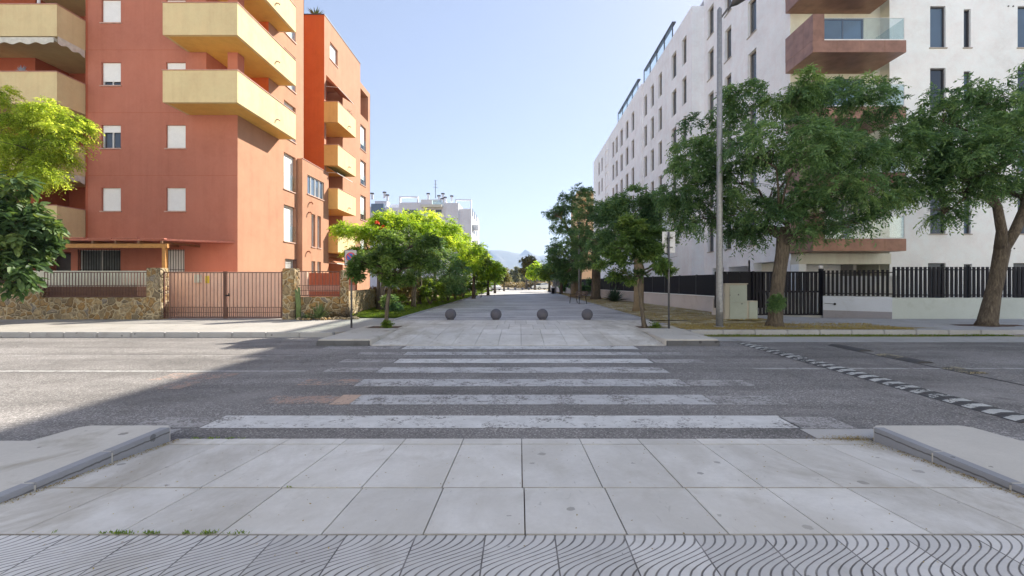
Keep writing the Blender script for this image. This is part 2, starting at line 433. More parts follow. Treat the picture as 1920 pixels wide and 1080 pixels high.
def facade(mb, fr, a0, a1, z0, z1, holes=(), depth=.2):
    A = sorted({a0, a1, *[h[0] for h in holes], *[h[1] for h in holes]}); A = [a for a in A if a0 <= a <= a1]
    Zs = sorted({z0, z1, *[h[2] for h in holes], *[h[3] for h in holes]}); Zs = [q for q in Zs if z0 <= q <= z1]
    for i in range(len(A) - 1):
        for j in range(len(Zs) - 1):
            ca, cz = (A[i] + A[i + 1]) / 2, (Zs[j] + Zs[j + 1]) / 2
            if any(h[0] < ca < h[1] and h[2] < cz < h[3] for h in holes): continue
            mb.quad(fr(A[i], 0, Zs[j]), fr(A[i + 1], 0, Zs[j]), fr(A[i + 1], 0, Zs[j + 1]), fr(A[i], 0, Zs[j + 1]))
    for h in holes:
        d = -(h[4] if len(h) > 4 else depth); b0, b1, c0, c1 = h[:4]
        mb.quad(fr(b0, 0, c0), fr(b0, d, c0), fr(b0, d, c1), fr(b0, 0, c1)); mb.quad(fr(b1, 0, c0), fr(b1, 0, c1), fr(b1, d, c1), fr(b1, d, c0))
        mb.quad(fr(b0, 0, c1), fr(b0, d, c1), fr(b1, d, c1), fr(b1, 0, c1)); mb.quad(fr(b0, 0, c0), fr(b1, 0, c0), fr(b1, d, c0), fr(b0, d, c0))
def window(par, fr, a0, a1, z0, z1, depth=.2, shut=1.0, fmat='frame_white', mull=1, sill='sill', gl='glass', bars=False, curtain=False, rail=False, fw=.05):
    d = -depth; m = MB()
    m.fb(fr, a0 + .002, a0 + fw, d, d + .06, z0 + .002, z1 - .002); m.fb(fr, a1 - fw, a1 - .002, d, d + .06, z0 + .002, z1 - .002)
    m.fb(fr, a0 + fw, a1 - fw, d, d + .06, z0 + .002, z0 + fw); m.fb(fr, a0 + fw, a1 - fw, d, d + .06, z1 - fw, z1 - .002)
    for k in range(mull):
        c = a0 + (a1 - a0) * (k + 1) / (mull + 1); m.fb(fr, c - .025, c + .025, d, d + .055, z0 + fw, z1 - fw)
    wo = m.build('window', fmat, par)
    g = MB(); g.fb(fr, a0 + .01, a1 - .01, d - .02, d + .01, z0 + .01, z1 - .01); g.build('pane', gl, wo)
    if curtain:
        m = MB(); n = max(6, int((a1 - a0) / .08))
        for k in range(n):
            p = a0 + fw + (a1 - a0 - 2 * fw) * k / n; q = a0 + fw + (a1 - a0 - 2 * fw) * (k + 1) / n
            m.fb(fr, p, q - .01, d + .011, d + .02 + .012 * (k % 2), z0 + fw, z1 - fw)
        m.build('curtain', 'curtain', wo)
    if shut > 0:
        zb = z1 - (z1 - z0) * shut; m = MB(); n = max(1, int((z1 - zb) / .06))
        for k in range(n):
            zz = z1 - .004 - (z1 - zb) * (k) / n; m.fb(fr, a0 + .03, a1 - .03, d + .062, d + .082, zz - (z1 - zb) / n + .006, zz)
        m.fb(fr, a0 + .03, a1 - .03, d + .0605, d + .075, zb, z1 - .004)
        m.build('shutter', 'shutter', wo)
    if sill:
        m = MB(); m.fb(fr, a0 - .05, a1 + .05, d + .07, .05, z0 - .04, z0 + .012); m.build('sill', sill, wo)
    if bars:
        m = MB(); n = max(3, int((a1 - a0) / .12))
        for k in range(n + 1):
            c = a0 + .01 + (a1 - a0 - .02) * k / n; m.fb(fr, c - .008, c + .008, .03, .046, z0 - .03, z1 + .03)
        for zz in (z0 + .05, (z0 + z1) / 2, z1 - .05): m.fb(fr, a0 - .03, a1 + .03, .025, .03, zz - .01, zz + .01)
        m.build('grille', 'iron_black', wo)
    if rail:
        m = MB(); m.fb(fr, a0 + .01, a1 - .01, -.03, -.015, z0 + .05, z0 + .95); m.build('glass_rail', 'rail_glass', wo)
    return wo

# ---------------------------------------------------------------- ground and setting
m = MB(); m.quad((-9000, -60, -.03), (9000, -60, -.03), (9000, 12000, -.03), (-9000, 12000, -.03)); struct('ground', m, 'earth')
m = MB(); m.quad((-150, 3.9, 0), (150, 3.9, 0), (150, 13.6, 0), (-150, 13.6, 0)); struct('road', m, 'asphalt')

# paving slabs as real slabs with open joints
def slabs(m, at, x0, x1, xo, wdt, ya, za, yb, zb, gap=.008, rr=random.Random(3), th=.05, clipl=None):
    k0 = math.floor((x0 - xo) / wdt); k = k0
    while xo + k * wdt < x1:
        a = max(x0, xo + k * wdt); b = min(x1, xo + (k + 1) * wdt); k += 1
        if b - a < .03: continue
        dz = rr.uniform(-.0012, .0012); g = gap / 2; c = .0025
        P0, P1, Q0, Q1 = a + g, b - g, ya + g * 1.5, yb - g * 1.5
        i = len(m.v)
        def zz(yy): return za + (zb - za) * (yy - ya) / (yb - ya) + dz
        m.v += [(P0, Q0, zz(Q0) - th), (P1, Q0, zz(Q0) - th), (P1, Q1, zz(Q1) - th), (P0, Q1, zz(Q1) - th),
                (P0, Q0, zz(Q0) - c), (P1, Q0, zz(Q0) - c), (P1, Q1, zz(Q1) - c), (P0, Q1, zz(Q1) - c),
                (P0 + c, Q0 + c, zz(Q0)), (P1 - c, Q0 + c, zz(Q0)), (P1 - c, Q1 - c, zz(Q1)), (P0 + c, Q1 - c, zz(Q1))]
        fs = [(8, 9, 10, 11), (4, 5, 9, 8), (5, 6, 10, 9), (6, 7, 11, 10), (7, 4, 8, 11), (0, 1, 5, 4), (1, 2, 6, 5), (2, 3, 7, 6), (3, 0, 4, 7)]
        m.f += [tuple(i + q for q in f) for f in fs]; at += [rr.random()] * 9
# camera side: flat walk at .148, dropping to the road edge
def zr(Y): return .148 if Y < 2.53 else .148 + (Y - 2.53) / (4.49 - 2.53) * (.006 - .148)
m = MB(); at = []
rows = [(2.53, 3.218, .03), (3.218, 4.293, .017), (4.293, 4.49, .017)]
for ya, yb, xo in rows: slabs(m, at, -3.56, 3.60, xo, .6, ya, zr(ya), yb, zr(yb))
slabs(m, at, -7.2, -3.56, .03, .6, 2.53, .148, 3.0, .148); slabs(m, at, 3.6, 7.2, .03, .6, 2.53, .148, 3.0, .148)
struct('crossing_pavement', m, 'slab', attr=at)
m = MB(); m.quad((-9, 2.51, .10), (9, 2.51, .10), (9, 3.5, .055), (-9, 3.5, .055)); m.quad((-3.6, 3.5, .055), (3.64, 3.5, .055), (3.64, 4.5, -.04), (-3.6, 4.5, -.04))
struct('joint_bed', m, 'soil')
m = MB(); m.box(-9, 9, -2, 2.525, .02, .148); struct('tactile_pavement', m, 'tactile')
# raised blocks either side of the ramp
def nearblock(sx, x_in, x_out):
    m = MB(); far = 60 * sx
    P = [(x_in, 2.55), (x_in, 4.40), (x_in + .06 * sx, 4.47), (x_out - .02 * sx, 4.47), (x_out + .06 * sx, 4.40), (x_out + .12 * sx, 4.04), (far, 4.04), (far, 2.55)]
    m.prism(P, -.02, .152); return m
struct('near_pavement', nearblock(-1, -3.56, -4.45), 'near_block', bevel=.014)
struct('near_pavement', nearblock(1, 3.60, 4.56), 'near_block', bevel=.014)
for sx, xi in ((-1, -3.555), (1, 3.595)):
    m = MB()   # kerb stones along the edge of the block
    yy = 2.55
    for L in (.62, .6, .66): 
        m.box(min(xi, xi - .001 * sx - .10 * -sx), max(xi, xi - .001 * sx - .10 * -sx), yy + .002, min(yy + L - .005, 4.39), -.01, .156); yy += L
    struct('kerb', m, 'kerb_near', bevel=.006)

# far side of the crossing: ramped slabs up to the promenade
m = MB(); at = []; R2 = random.Random(8)
ZF = .15
slabs(m, at, -3.86, 3.76, .03, .6, 11.15, .012, 12.75, .105, gap=.008, rr=R2)
slabs(m, at, -3.86, 3.9, .03, .6, 12.75, .105, 13.75, ZF, gap=.008, rr=R2)
slabs(m, at, -3.86, 3.76, .03, .4, 13.75, ZF, 15.1, ZF, gap=.008, rr=R2); slabs(m, at, -4.9, 5.0, .03, .4, 15.1, ZF, 15.4, ZF, gap=.008, rr=R2)
slabs(m, at, -4.9, 5.0, .23, .4, 15.4, ZF, 17.0, ZF, gap=.008, rr=R2)
struct('promenade_slabs', m, 'slab', attr=at)
m = MB(); m.quad((-3.9, 11.16, -.03), (3.9, 11.16, -.03), (3.9, 13.75, ZF - .05), (-3.9, 13.75, ZF - .05)); m.quad((-3.8, 13.75, ZF - .05), (3.7, 13.75, ZF - .05), (3.7, 17, ZF - .05), (-3.8, 17, ZF - .05))
struct('joint_bed', m, 'soil')
m = MB(); m.quad((-4.9, 17.0, ZF), (5.0, 17.0, ZF), (5.0, 88, ZF), (-4.6, 88, ZF)); struct('promenade', m, 'asphalt_light')
m = MB(); m.box(-5.02, -4.9, 17.0, 86, -.02, ZF + .035)
struct('lawn_kerb', m, 'kerb', bevel=.01)
m = MB(); m.box(5.0, 5.12, 17.0, 86, -.02, ZF + .02); struct('verge_kerb', m, 'kerb', bevel=.01)
# planter blocks at the promenade mouth with their tree pits
m = MB()
def pitblock(x0, x1, px0, px1):
    a, b = 13.95, 14.75
    y0 = 11.15
    m.prism([(x0 + .05, y0), (x1 - .05, y0), (x1, y0 + .06), (x1, a), (x0, a), (x0, y0 + .06)], -.02, ZF + .004)
    m.box(x0, px0, a, b, -.02, ZF + .004); m.box(px1, x1, a, b, -.02, ZF + .004); m.box(x0, x1, b, 15.1, -.02, ZF + .004)
pitblock(-5.25, -3.86, -5.0, -3.98); struct('planter_kerb', m, 'near_block', bevel=.02)
m = MB(); pitblock(3.76, 5.15, 3.9, 4.92); struct('planter_kerb', m, 'near_block', bevel=.02)
for xa_, xb_ in ((-5.19, -3.92), (3.82, 5.09)):
    m = MB(); m.box(xa_ - .04, xb_ + .04, 11.09, 11.17, -.01, ZF - .02); struct('kerb_shade_face', m, 'kerb_shaded', bevel=.012)  # thin dark facing that paints the shade on the block fronts
m = MB(); m.box(-5.0, -3.98, 13.95, 14.75, -.02, ZF - .01); m.box(3.9, 4.92, 13.95, 14.75, -.02, ZF - .01); struct('tree_pit_soil', m, 'soil')
# far pavements
def strip(poly, z0, z1): return MB().prism(poly, z0, z1)
m = strip([(-90, 13.05), (-6.8, 12.95), (-5.45, 12.95), (-5.26, 13.2), (-5.26, 15.1), (-4.92, 15.1), (-4.92, 17.0), (-5.03, 17.0), (-5.03, 17.9), (-7.2, 18.3), (-9.2, 17.6), (-90, 17.6)], -.02, ZF); struct('left_pavement', m, 'pavement')
m = MB(); xx = -5.55
while xx > -70:
    m.box(xx - 1.0 + .006, xx, 12.82, 12.945, -.02, ZF + .004); xx -= 1.0
struct('left_kerb', m, 'kerb', bevel=.02)
m = strip([(-14.3, 17.62), (-9.5, 17.62), (-9.5, 30), (-30, 30), (-30, 17.62)], -.02, ZF - .004); struct('driveway', m, 'pavement')
m = strip([(5.16, 13.55), (90, 13.55), (90, 17.9), (13, 17.9), (11.5, 19.3), (9.7, 19.5), (9.4, 16.6), (5.02, 16.6), (4.92, 15.1), (5.16, 15.1)], -.02, ZF - .006); struct('right_pavement', m, 'walk_grey')
m = MB(); xx = 5.3
while xx < 60:
    L = 1.0
    if not (15.2 < xx < 16.1): m.box(xx, xx + L - .008, 13.40, 13.54, -.02, ZF + .006)
    xx += L
struct('right_kerb', m, 'kerb', bevel=.02)
def ragged(name, cx, cy, rx, ry, z, mat, seed, n=64, p=2.6, jag=.12):
    rr = random.Random(seed); ph = [rr.uniform(0, 6.28) for _ in range(6)]; m = MB(); v = []
    for k in range(n):
        a = 2 * math.pi * k / n; c, s_ = math.cos(a), math.sin(a)
        r = 1 + jag * sum(math.sin((q * 2 + 3) * a + ph[q]) / (1 + q * .5) for q in range(6)) + rr.uniform(-.04, .04)
        v.append((cx + rx * r * math.copysign(abs(c) ** (2 / p), c), cy + ry * r * math.copysign(abs(s_) ** (2 / p), s_), z))
    m.v = v; m.f = [tuple(range(n))]; return struct(name, m, mat)
m = MB(); m.quad((5.2, 12.75, .004), (60, 12.75, .004), (60, 13.40, .004), (5.2, 13.40, .004)); struct('gutter', m, 'gutter')
ragged('moss_strip', 9.4, 13.12, 4.6, .22, .008, 'moss', 4, 120, 3, .07); ragged('moss_strip', 16.5, 13.1, 3.2, .12, .008, 'moss', 5, 90, 3, .1)
ragged('gravel_patch', 10.5, 12.35, 6.2, .62, .006, 'gutter_worn', 6, 140, 3, .06); ragged('gravel_patch', 21, 12.4, 6.5, .5, .0065, 'gutter_worn', 7, 140, 3, .06)
ragged('verge_litter', 7.6, 14.75, 2.9, 1.05, ZF + .001, 'verge', 11, 120, 3.4, .07); ragged('verge_litter', 11.6, 14.2, 1.8, .34, ZF + .002, 'verge', 12, 90, 2, .12)
ragged('verge_litter', 7.2, 16.2, 2.2, .8, ZF + .003, 'verge', 13, 90, 2.6, .1)
ragged('bare_soil', 16.2, 14.9, 1.15, .42, ZF + .002, 'soil', 14, 60, 2, .12); ragged('bare_soil', 8.7, 14.5, .75, .4, ZF + .005, 'gravel_mound', 15, 60, 2, .15)

def terrain(name, x0, x1, y0, y1, nx, ny, z, amp, mat, edge=0.3):
    me = MB(); rr = np.random.default_rng(5)
    for j in range(ny + 1):
        for i in range(nx + 1):
            xx = x0(y0 + (y1 - y0) * j / ny) if callable(x0) else x0
            xe = x1(y0 + (y1 - y0) * j / ny) if callable(x1) else x1
            a = i / nx; e = min(1, min(a, 1 - a) * 5)
            yv = y0 + (y1 - y0) * (j / ny)
            xv = xx + (xe - xx) * a
            me.v.append((xv, yv, z + amp * e * (math.sin(xv * 2.1 + yv * .9) * .5 + math.sin(xv * .8 - yv * 1.7 + 1) * .5 + rr.uniform(-.3, .3))))
    for j in range(ny):
        for i in range(nx):
            a = j * (nx + 1) + i; me.f.append((a, a + 1, a + nx + 2, a + nx + 1))
    return struct(name, me, mat, smooth=True)
terrain('lawn', lambda y: -8.6 if y > 19 else -7.3, -5.02, 17.9, 88, 14, 90, ZF + .03, .025, 'lawn')
terrain('verge', 5.12, lambda y: max(7.0, 9.62 - (y - 20) * .083), 16.6, 88, 14, 80, ZF + .03, .035, 'verge')
m = MB(); m.quad((-40, 88, ZF - .006), (40, 88, ZF - .006), (60, 330, ZF - .006), (-60, 330, ZF - .006)); struct('sandy_lot', m, 'sand')

# road markings
def mark(name, x0, x1, y0, y1, mat, z=.004, j=.0):
    m = MB(); n = 24; rr = random.Random(int(y0 * 100 + x0 * 7))
    for k in range(n):
        a = x0 + (x1 - x0) * k / n; b = x0 + (x1 - x0) * (k + 1) / n
        m.quad((a, y0, z), (b, y0, z), (b, y1, z), (a, y1, z))
    return struct(name, m, mat)
mark('zebra_stripe', -3.58, 3.14, 4.82, 5.27, 'paint_white')
mark('zebra_stripe', -2.28, 2.63, 5.75, 6.25, 'paint_worn'); mark('zebra_stripe', -2.55, -2.285, 5.75, 6.25, 'paint_orange')
mark('zebra_stripe', -2.61, 2.67, 6.76, 7.26, 'paint_worn'); mark('zebra_stripe', -2.62, 2.70, 7.78, 8.28, 'paint_worn')
mark('zebra_stripe', -2.56, 2.70, 8.73, 9.20, 'paint_white'); mark('zebra_stripe', -2.63, 2.75, 9.70, 10.12, 'paint_worn'); mark('zebra_stripe', -2.9, 2.9, 10.55, 11.10, 'paint_white')
mark('zebra_stripe', 3.12, 3.75, 4.80, 5.22, 'paint_ghost'); mark('old_stripe', -4.4, -3.6, 4.84, 5.2, 'paint_ghost', .003)
for (a, b, y0, y1, mm) in ((-3.5, -2.56, 5.8, 6.2, 'paint_red_ghost'), (-3.55, -2.65, 6.85, 7.25, 'paint_red_ghost'), (-3.6, -2.64, 7.85, 8.25, 'paint_ghost'), (-3.7, -2.6, 8.8, 9.15, 'paint_ghost'), (-3.7, -2.66, 9.75, 10.1, 'paint_ghost'),
                          (2.65, 3.6, 5.75, 6.2, 'paint_ghost'), (2.7, 3.7, 6.8, 7.2, 'paint_ghost'), (2.75, 3.75, 8.73, 9.15, 'paint_ghost'), (2.8, 3.7, 9.75, 10.1, 'paint_ghost'), (-4.9, -3.0, 10.6, 11.05, 'paint_ghost'),
                          (-4.6, -3.75, 4.6, 4.78, 'paint_ghost'), (-6.2, -5.0, 7.2, 7.75, 'paint_red_ghost'), (-5.6, -5.2, 6.6, 7.1, 'paint_red_ghost')):
    mark('old_stripe', a, b, y0, y1, mm, .003)
mark('lane_line', -40, -3.9, 7.86, 7.98, 'paint_line'); mark('lane_line', 4.4, 40, 8.10, 8.22, 'paint_line')
mark('lane_line', -40, -4.6, 9.55, 9.62, 'paint_ghost', .003)
mark('patch', 3.1, 4.05, 4.5, 4.79, 'gutter', .003)

# mountains
def mountain(name, Y, ridge, seed, depth):
    rr = np.random.default_rng(seed); me = MB(); xs = np.linspace(-2600, 2600, 260)
    rx = [X(p[0], Y) for p in ridge]; rz = [Z(p[1], Y) for p in ridge]
    prof = np.interp(xs, rx, rz); nj = 14
    jag = np.interp(xs, np.linspace(-2600, 2600, 90), rr.normal(0, 5, 90)) + np.interp(xs, np.linspace(-2600, 2600, 220), rr.normal(0, 2.5, 220))
    gul = np.interp(xs, np.linspace(-2600, 2600, 120), rr.uniform(0, 1, 120))
    for j in range(nj + 1):
        f = j / nj
        for i, xv in enumerate(xs):
            me.v.append((xv + 40 * math.sin(j + i * .3), Y - depth * (1 - f) + 90 * (gul[i] - .5) * math.sin(f * 3.1), (prof[i] + jag[i]) * (f ** 1.25) - 1))
    for xv, p, q in zip(xs, prof, jag): me.v.append((xv, Y + depth, -1))
    n = len(xs)
    for j in range(nj + 1):
        for i in range(n - 1): a = j * n + i; me.f.append((a, a + 1, a + n + 1, a + n))
    return struct(name, me, 'mountain', smooth=True)
mountain('mountains', 4200, [(300, 505), (700, 495), (880, 480), (915, 470), (945, 469), (968, 476), (988, 468), (1003, 474), (1015, 480), (1060, 476), (1200, 490), (1700, 505)], 3, 900)
mountain('foothills', 2400, [(300, 520), (700, 512), (900, 500), (950, 503), (1000, 496), (1040, 500), (1200, 508), (1700, 520)], 9, 500)

# ================================================================ terracotta apartment block (left)
B1 = empty('apartment_building', (-17, 22, 0), 'terracotta apartment block with cream corner balconies behind the brown gate', 'building')
FY = 20.65; FX = -13.5
ff = frame((-26, FY), (1, 0), (0, -1)); fs = frame((FX, FY), (0, 1), (1, 0))
def ax(x): return x + 26
fw = []   # front windows (a0,a1,z0,z1,shutter)
c1 = (ax(X(190, FY)), ax(X(226.5, FY))); c2 = (ax(X(311, FY)), ax(X(348, FY)))
for k in range(5):
    z0 = 5.04 + 3.0 * k
    fw.append((*c1, z0, z0 + 1.12, [1, .3, .8, 1, 1][k]))
    fw.append((*c2, z0, z0 + 1.12, 1))
g1 = (ax(X(148, FY)), ax(X(226, FY)), 1.3, 3.18); g2 = (ax(X(311, FY)), ax(X(346, FY)), 1.3, 3.2); g0 = (ax(-23.4), ax(X(133, FY)), .15, 3.1)
wall = MB()
lo = [h[:4] for h in fw if h[2] < 9]; hi = [h[:4] for h in fw if h[2] > 9]
facade(wall, ff, ax(-40), ax(FX), 0, 3.7, [g1, g2, (*g0, 1.2)])
facade(wall, ff, ax(-20.65), ax(FX), 3.7, 9.70, lo)
facade(wall, ff, ax(-20.65), ax(-15.0), 9.70, 22, hi)
wall.box(-15.2, -15.001, 20.651, 23.3, 9.7, 22)
wall.quad((-13.98, 20.65, 19.0), (-13.5, 20.65, 19.0), (-13.5, 20.65, 22), (-13.98, 20.65, 22))
wall.build('front_wall', 'terracotta', B1)
for k in range(5):
    s = MB(); z = 6.75 + 3 * k
    s.fb(ff, ax(-20.64), ax(-15.02 if z > 9.7 else FX - .01), 0, .003, z - .008, z + .008)
    s.build('joint_line', 'inner_red', B1)
for (a0, a1, z0, z1, sh) in fw:
    if z1 < 18: window(B1, ff, a0, a1, z0, z1, .16, sh, mull=1)
window(B1, ff, *g1, .15, 0, mull=1, bars=True, curtain=True); window(B1, ff, *g2, .15, 1, mull=0, bars=True)
m = MB(); m.fb(ff, g0[0], g0[1], -1.19, -1.15, .15, 3.1); m.build('doorway', 'frame_dark', B1)
# side wall (faces the promenade)
sh_ = [(24.7 - FY, 26.0 - FY, 4.0 + 3 * k, 6.12 + 3 * k) for k in range(6)] + [(24.85 - FY, 26.0 - FY, 1.7, 3.0)]
side = MB()
facade(side, fs, 0, 26.2 - FY, 0, 9.16, [h for h in sh_ if h[3] < 9.16 or h[2] < 9.16 and h[3] < 9.3])
facade(side, fs, 0, 27.0 - FY, 9.16, 9.70, [])
facade(side, fs, 23.2 - FY, 27.0 - FY, 9.70, 22, [h for h in sh_ if h[2] > 9.7])
side.box(-30, FX, 26.95, 27.0, 9, 22)
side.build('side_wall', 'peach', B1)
for h in sh_:
    if h[2] < 2: window(B1, fs, *h, .22, 1, mull=0, bars=True)
    elif h[3] < 9.3 or h[2] > 9.7: window(B1, fs, *h, .24, 1, mull=0, rail=True, sill='sill')
m = MB()
m.box(-15.0, FX - .002, 23.2, 23.35, 9.7, 22); m.box(-30, -15.2, 20.9, 27, 21.9, 22.0); m.build('loggia_wall', 'burnt_orange', B1)
m = MB(); m.box(-30, -13.5, 23.4, 26.9, 21.9, 21.99); m.build('roof', 'pale_grey', B1)
m = MB(); m.box(-13.98, -13.499, 20.655, 21.15, 10.0, 19.0); m.build('corner_column', 'terracotta', B1)
def corner_balcony(z0):
    b = MB(); x0, x1, y0, y1 = -15.88, -12.56, 19.2, 24.2; t_ = .14; zt = z0 + 1.42
    b.prism([(x0 + t_ - .02, y0 + t_ - .02), (x1 - t_ + .02, y0 + t_ - .02), (x1 - t_ + .02, y1 - t_ + .02), (-13.505, y1 - t_ + .02), (-13.505, 23.198), (-14.995, 23.198), (-14.995, 20.648), (x0 + t_ - .02, 20.648)], z0 + .012, z0 + .36)
    b.box(x0, x1 - t_, y0, y0 + t_, z0, zt); b.box(x1 - t_, x1, y0, y1, z0, zt); b.box(x0, x0 + t_, y0 + t_, 20.64, z0, zt); b.box(-13.49, x1 - t_, y1 - t_, y1, z0, zt)
    o = b.build('balcony', 'cream', B1)
    s = MB(); s.prism([(x0 + t_, y0 + t_), (x1 - t_, y0 + t_), (x1 - t_, y1 - t_), (-13.49, y1 - t_), (-13.49, 23.19), (-14.99, 23.19), (-14.99, 20.64), (x0 + t_, 20.64)], z0 - .004, z0 + .0115); s.build('soffit', 'soffit', o)
    c = MB(); e = .03
    c.box(x0 - e, x1 + e, y0 - e, y0 + t_ + e, zt, zt + .035); c.box(x1 - t_ - e, x1 + e, y0 + t_ + e, y1 + e, zt, zt + .035); c.box(x0 - e, x0 + t_ + e, y0 + t_ + e, 20.64, zt, zt + .035); c.build('coping', 'coping', o)
    p = MB(); p.tube([(x1 - .01, 22.3, z0 + .42), (x1 + .1, 22.3, z0 + .40), (x1 + .16, 22.3, z0 + .34)], .035, 8); p.build('drain_spout', 'sill', o)
for k in range(4): corner_balcony(9.64 + 3.0 * k)
# stepped lower wing with window band
V2 = MB(); fv = frame((-13.2, 26.2), (0, 1), (1, 0)); fvf = frame((-13.5, 26.2), (1, 0), (0, -1))
band = (X(570, 1) * 0 + .62, 2.9, 7.15, 8.35); dr = [(1.15, 1.65, 3.9, 6.0), (1.95, 2.45, 3.9, 6.0), (1.15, 1.65, .9, 3.0), (1.95, 2.45, .9, 3.0)]
facade(V2, fv, 0, 3.6, 0, 9.16, [band] + dr, .2)
V2.quad((-13.5, 26.2, 0), (-13.2, 26.2, 0), (-13.2, 26.2, 9.16), (-13.5, 26.2, 9.16))
V2.quad((-14.8, 29.8, 0), (-13.2, 29.8, 0), (-13.2, 29.8, 9.16), (-14.8, 29.8, 9.16))
V2.quad((-14.9, 26.2, 9.161), (-13.2, 26.2, 9.161), (-13.2, 29.8, 9.161), (-14.9, 29.8, 9.161))
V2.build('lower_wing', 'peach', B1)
m = MB(); m.fb(fv, -.01, 3.62, -.03, .03, 9.165, 9.2); m.build('coping', 'coping', B1)
window(B1, fv, *band, .12, 0, mull=3, gl='glass_sky')
for h in dr: window(B1, fv, *h, .18, .0, mull=0, gl='glass_sky')
for (a, z) in ((.75, 7.0 - 1.0), (.6, 3.55), (.9, 5.75 + .9)):
    m = MB(); m.tube([fv(a, -.01, z), fv(a, .16, z + .02), fv(a, .2, z - .1)], .045, 8); m.build('vent_pipe', 'awning_brown', B1)
# left loggia wing
LW = MB(); ZB = [3.66, 6.66, 9.67, 12.70, 15.72]
LW.box(-34, X(66, 21.3), 21.3, 21.5, 3.7, 22); LW.box(X(66, 21.3), -20.66, 22.9, 23.1, 3.7, 22); LW.box(X(66, 21.3) - .15, X(66, 21.3), 21.5, 22.9, 3.7, 22)
LW.box(-20.78, -20.652, 20.66, 22.9, 3.7, 22)
LW.build('loggia_wing', 'inner_red', B1)
for i, z0 in enumerate(ZB):
    b = MB(); x0, x1, y0, y1 = -34, -20.8, 19.4, 20.9; zt = z0 + 1.42; t_ = .14
    b.box(x0, x1, y0, y0 + t_, z0, zt); b.box(x1 - t_, x1, y0 + t_, y1, z0, zt); b.box(x0, x1 - t_, y0 + t_, y1 + .4, z0 + .015, z0 + .3)
    b.box(-23.9, x1 + .02, y1 + .4, 22.9, z0 + .015, z0 + .3)
    o = b.build('balcony', 'cream', B1)
    c = MB(); c.box(x0, x1 + .03, y0 - .03, y0 + t_ + .03, zt, zt + .035); c.box(x1 - t_ - .03, x1 + .03, y0 + t_ + .03, y1, zt, zt + .035); c.build('coping', 'coping', o)
    fl = frame((-23.9, 22.9), (1, 0), (0, -1)); zf = z0 + .3
    window(B1, fl, 1.1, 3.1, zf + .05, zf + 2.1, -.07, 0, mull=1, sill=None, curtain=(i == 0), fw=.07)
    l = MB(); l.ball(fl(2.75, .1, zf + 2.45), .13, 8, 5, .8); l.build('wall_lamp', 'beige', B1)
    if i in (3, 1):   # folded awning with scalloped valance under the balcony above
        a = MB(); zz = z0 - .02
        a.box(-30, -20.95, 19.42, 19.56, zz - .16, zz - .02)
        n = 90
        for k in range(n):
            xa = -30 + 9.05 * k / n; xb = -30 + 9.05 * (k + 1) / n
            da = .30 + .05 * math.sin(k * .9); db = .30 + .05 * math.sin((k + 1) * .9)
            a.hexa([(xa, 19.40, zz - da), (xb, 19.40, zz - db), (xb, 19.41, zz - db), (xa, 19.41, zz - da), (xa, 19.40, zz - .03), (xb, 19.40, zz - .03), (xb, 19.41, zz - .03), (xa, 19.41, zz - .03)])
        n = 16
        for k in range(n):
            xa = 19.42 + 1.2 * k / n; xb = 19.42 + 1.2 * (k + 1) / n
            da = .28 + .05 * math.sin(k * .9); db = .28 + .05 * math.sin((k + 1) * .9)
            a.hexa([(-20.78, xa, zz - da), (-20.78, xb, zz - db), (-20.77, xb, zz - db), (-20.77, xa, zz - da), (-20.78, xa, zz + .02), (-20.78, xb, zz + .02), (-20.77, xb, zz + .02), (-20.77, xa, zz + .02)])
        a.build('awning', 'awning', B1)
m = MB(); m.tube([(-22.0, 19.75, 14.0), (-22.0, 19.75, 15.75)], .06, 8); m.build('awning_post', 'frame_white', B1)
# pergola roof on timber posts against the ground floor
PG = empty('pergola', (-18, 18.6, .15), 'timber pergola with red tiled lean-to roof behind the stone wall', 'pergola')
m = MB(); m.hexa([(-23, 18.4, 3.42), (-15.3, 18.4, 3.42), (-13.62, 20.62, 3.52), (-23, 20.62, 3.52), (-23, 18.4, 3.50), (-15.3, 18.4, 3.50), (-13.62, 20.62, 3.60), (-23, 20.62, 3.60)])
for k in range(7): m.box(-22.9 + k * 1.13, -22.9 + k * 1.13 + 1.0, 18.34, 18.5, 3.475 + .03 * (k % 2), 3.52 + .03 * (k % 2))
m.build('roof', 'tile_red', PG)
m = MB(); m.box(-23, -15.15, 18.55, 18.68, 3.12, 3.30); m.build('beam', 'wood', PG)
for k in range(8):
    m = MB(); xk = -22.2 + k * .98; m.box(xk, xk + .08, 18.42, 20.6, 3.305, 3.415); m.build('rafter', 'wood_dark', PG)
for xk in (-15.3, -22.6):
    m = MB(); m.box(xk - .07, xk + .07, 18.545, 18.685, .15, 3.115); m.build('post', 'wood', PG)

# ================================================================ orange apartment block behind
B2 = empty('apartment_building', (-18, 33, 0), 'narrower orange apartment block with small stacked balconies, behind the terracotta one', 'building')
fo = frame((FX, 29.8), (0, 1), (1, 0)); m = MB()
lev = [5.12, 8.12, 11.12, 14.1]
logs = [(.28, 3.1, z, z + 1.9 if z < 14 else z + 2.0, 1.2) for z in lev] + [(.28, 3.1, .2, 3.1, 1.2)]
wins = [(36.4 - 29.8 - .2, 37.8 - 29.8 - .3, 4.0 + 3.0 * k + .0, 6.15 + 3.0 * k) for k in range(5)]
top = [(.9, 2.2, 16.75 + .8, 18.7 + .1)]
facade(m, fo, 0, 6.7, 0, 20.1, logs + [h for h in wins if h[1] < 6.7] + top, .22)
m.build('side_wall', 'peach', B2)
m = MB(); fo2 = frame((FX, 36.5), (0, 1), (1, 0))
w2 = [(.05, 1.35, 4.0 + 3.0 * k, 6.1 + 3.0 * k) for k in range(4)]
facade(m, fo2, 0, 2.4, 0, 18.6, w2 + [(.05, 1.9, 15.9, 18.1, 1.3)], .22)
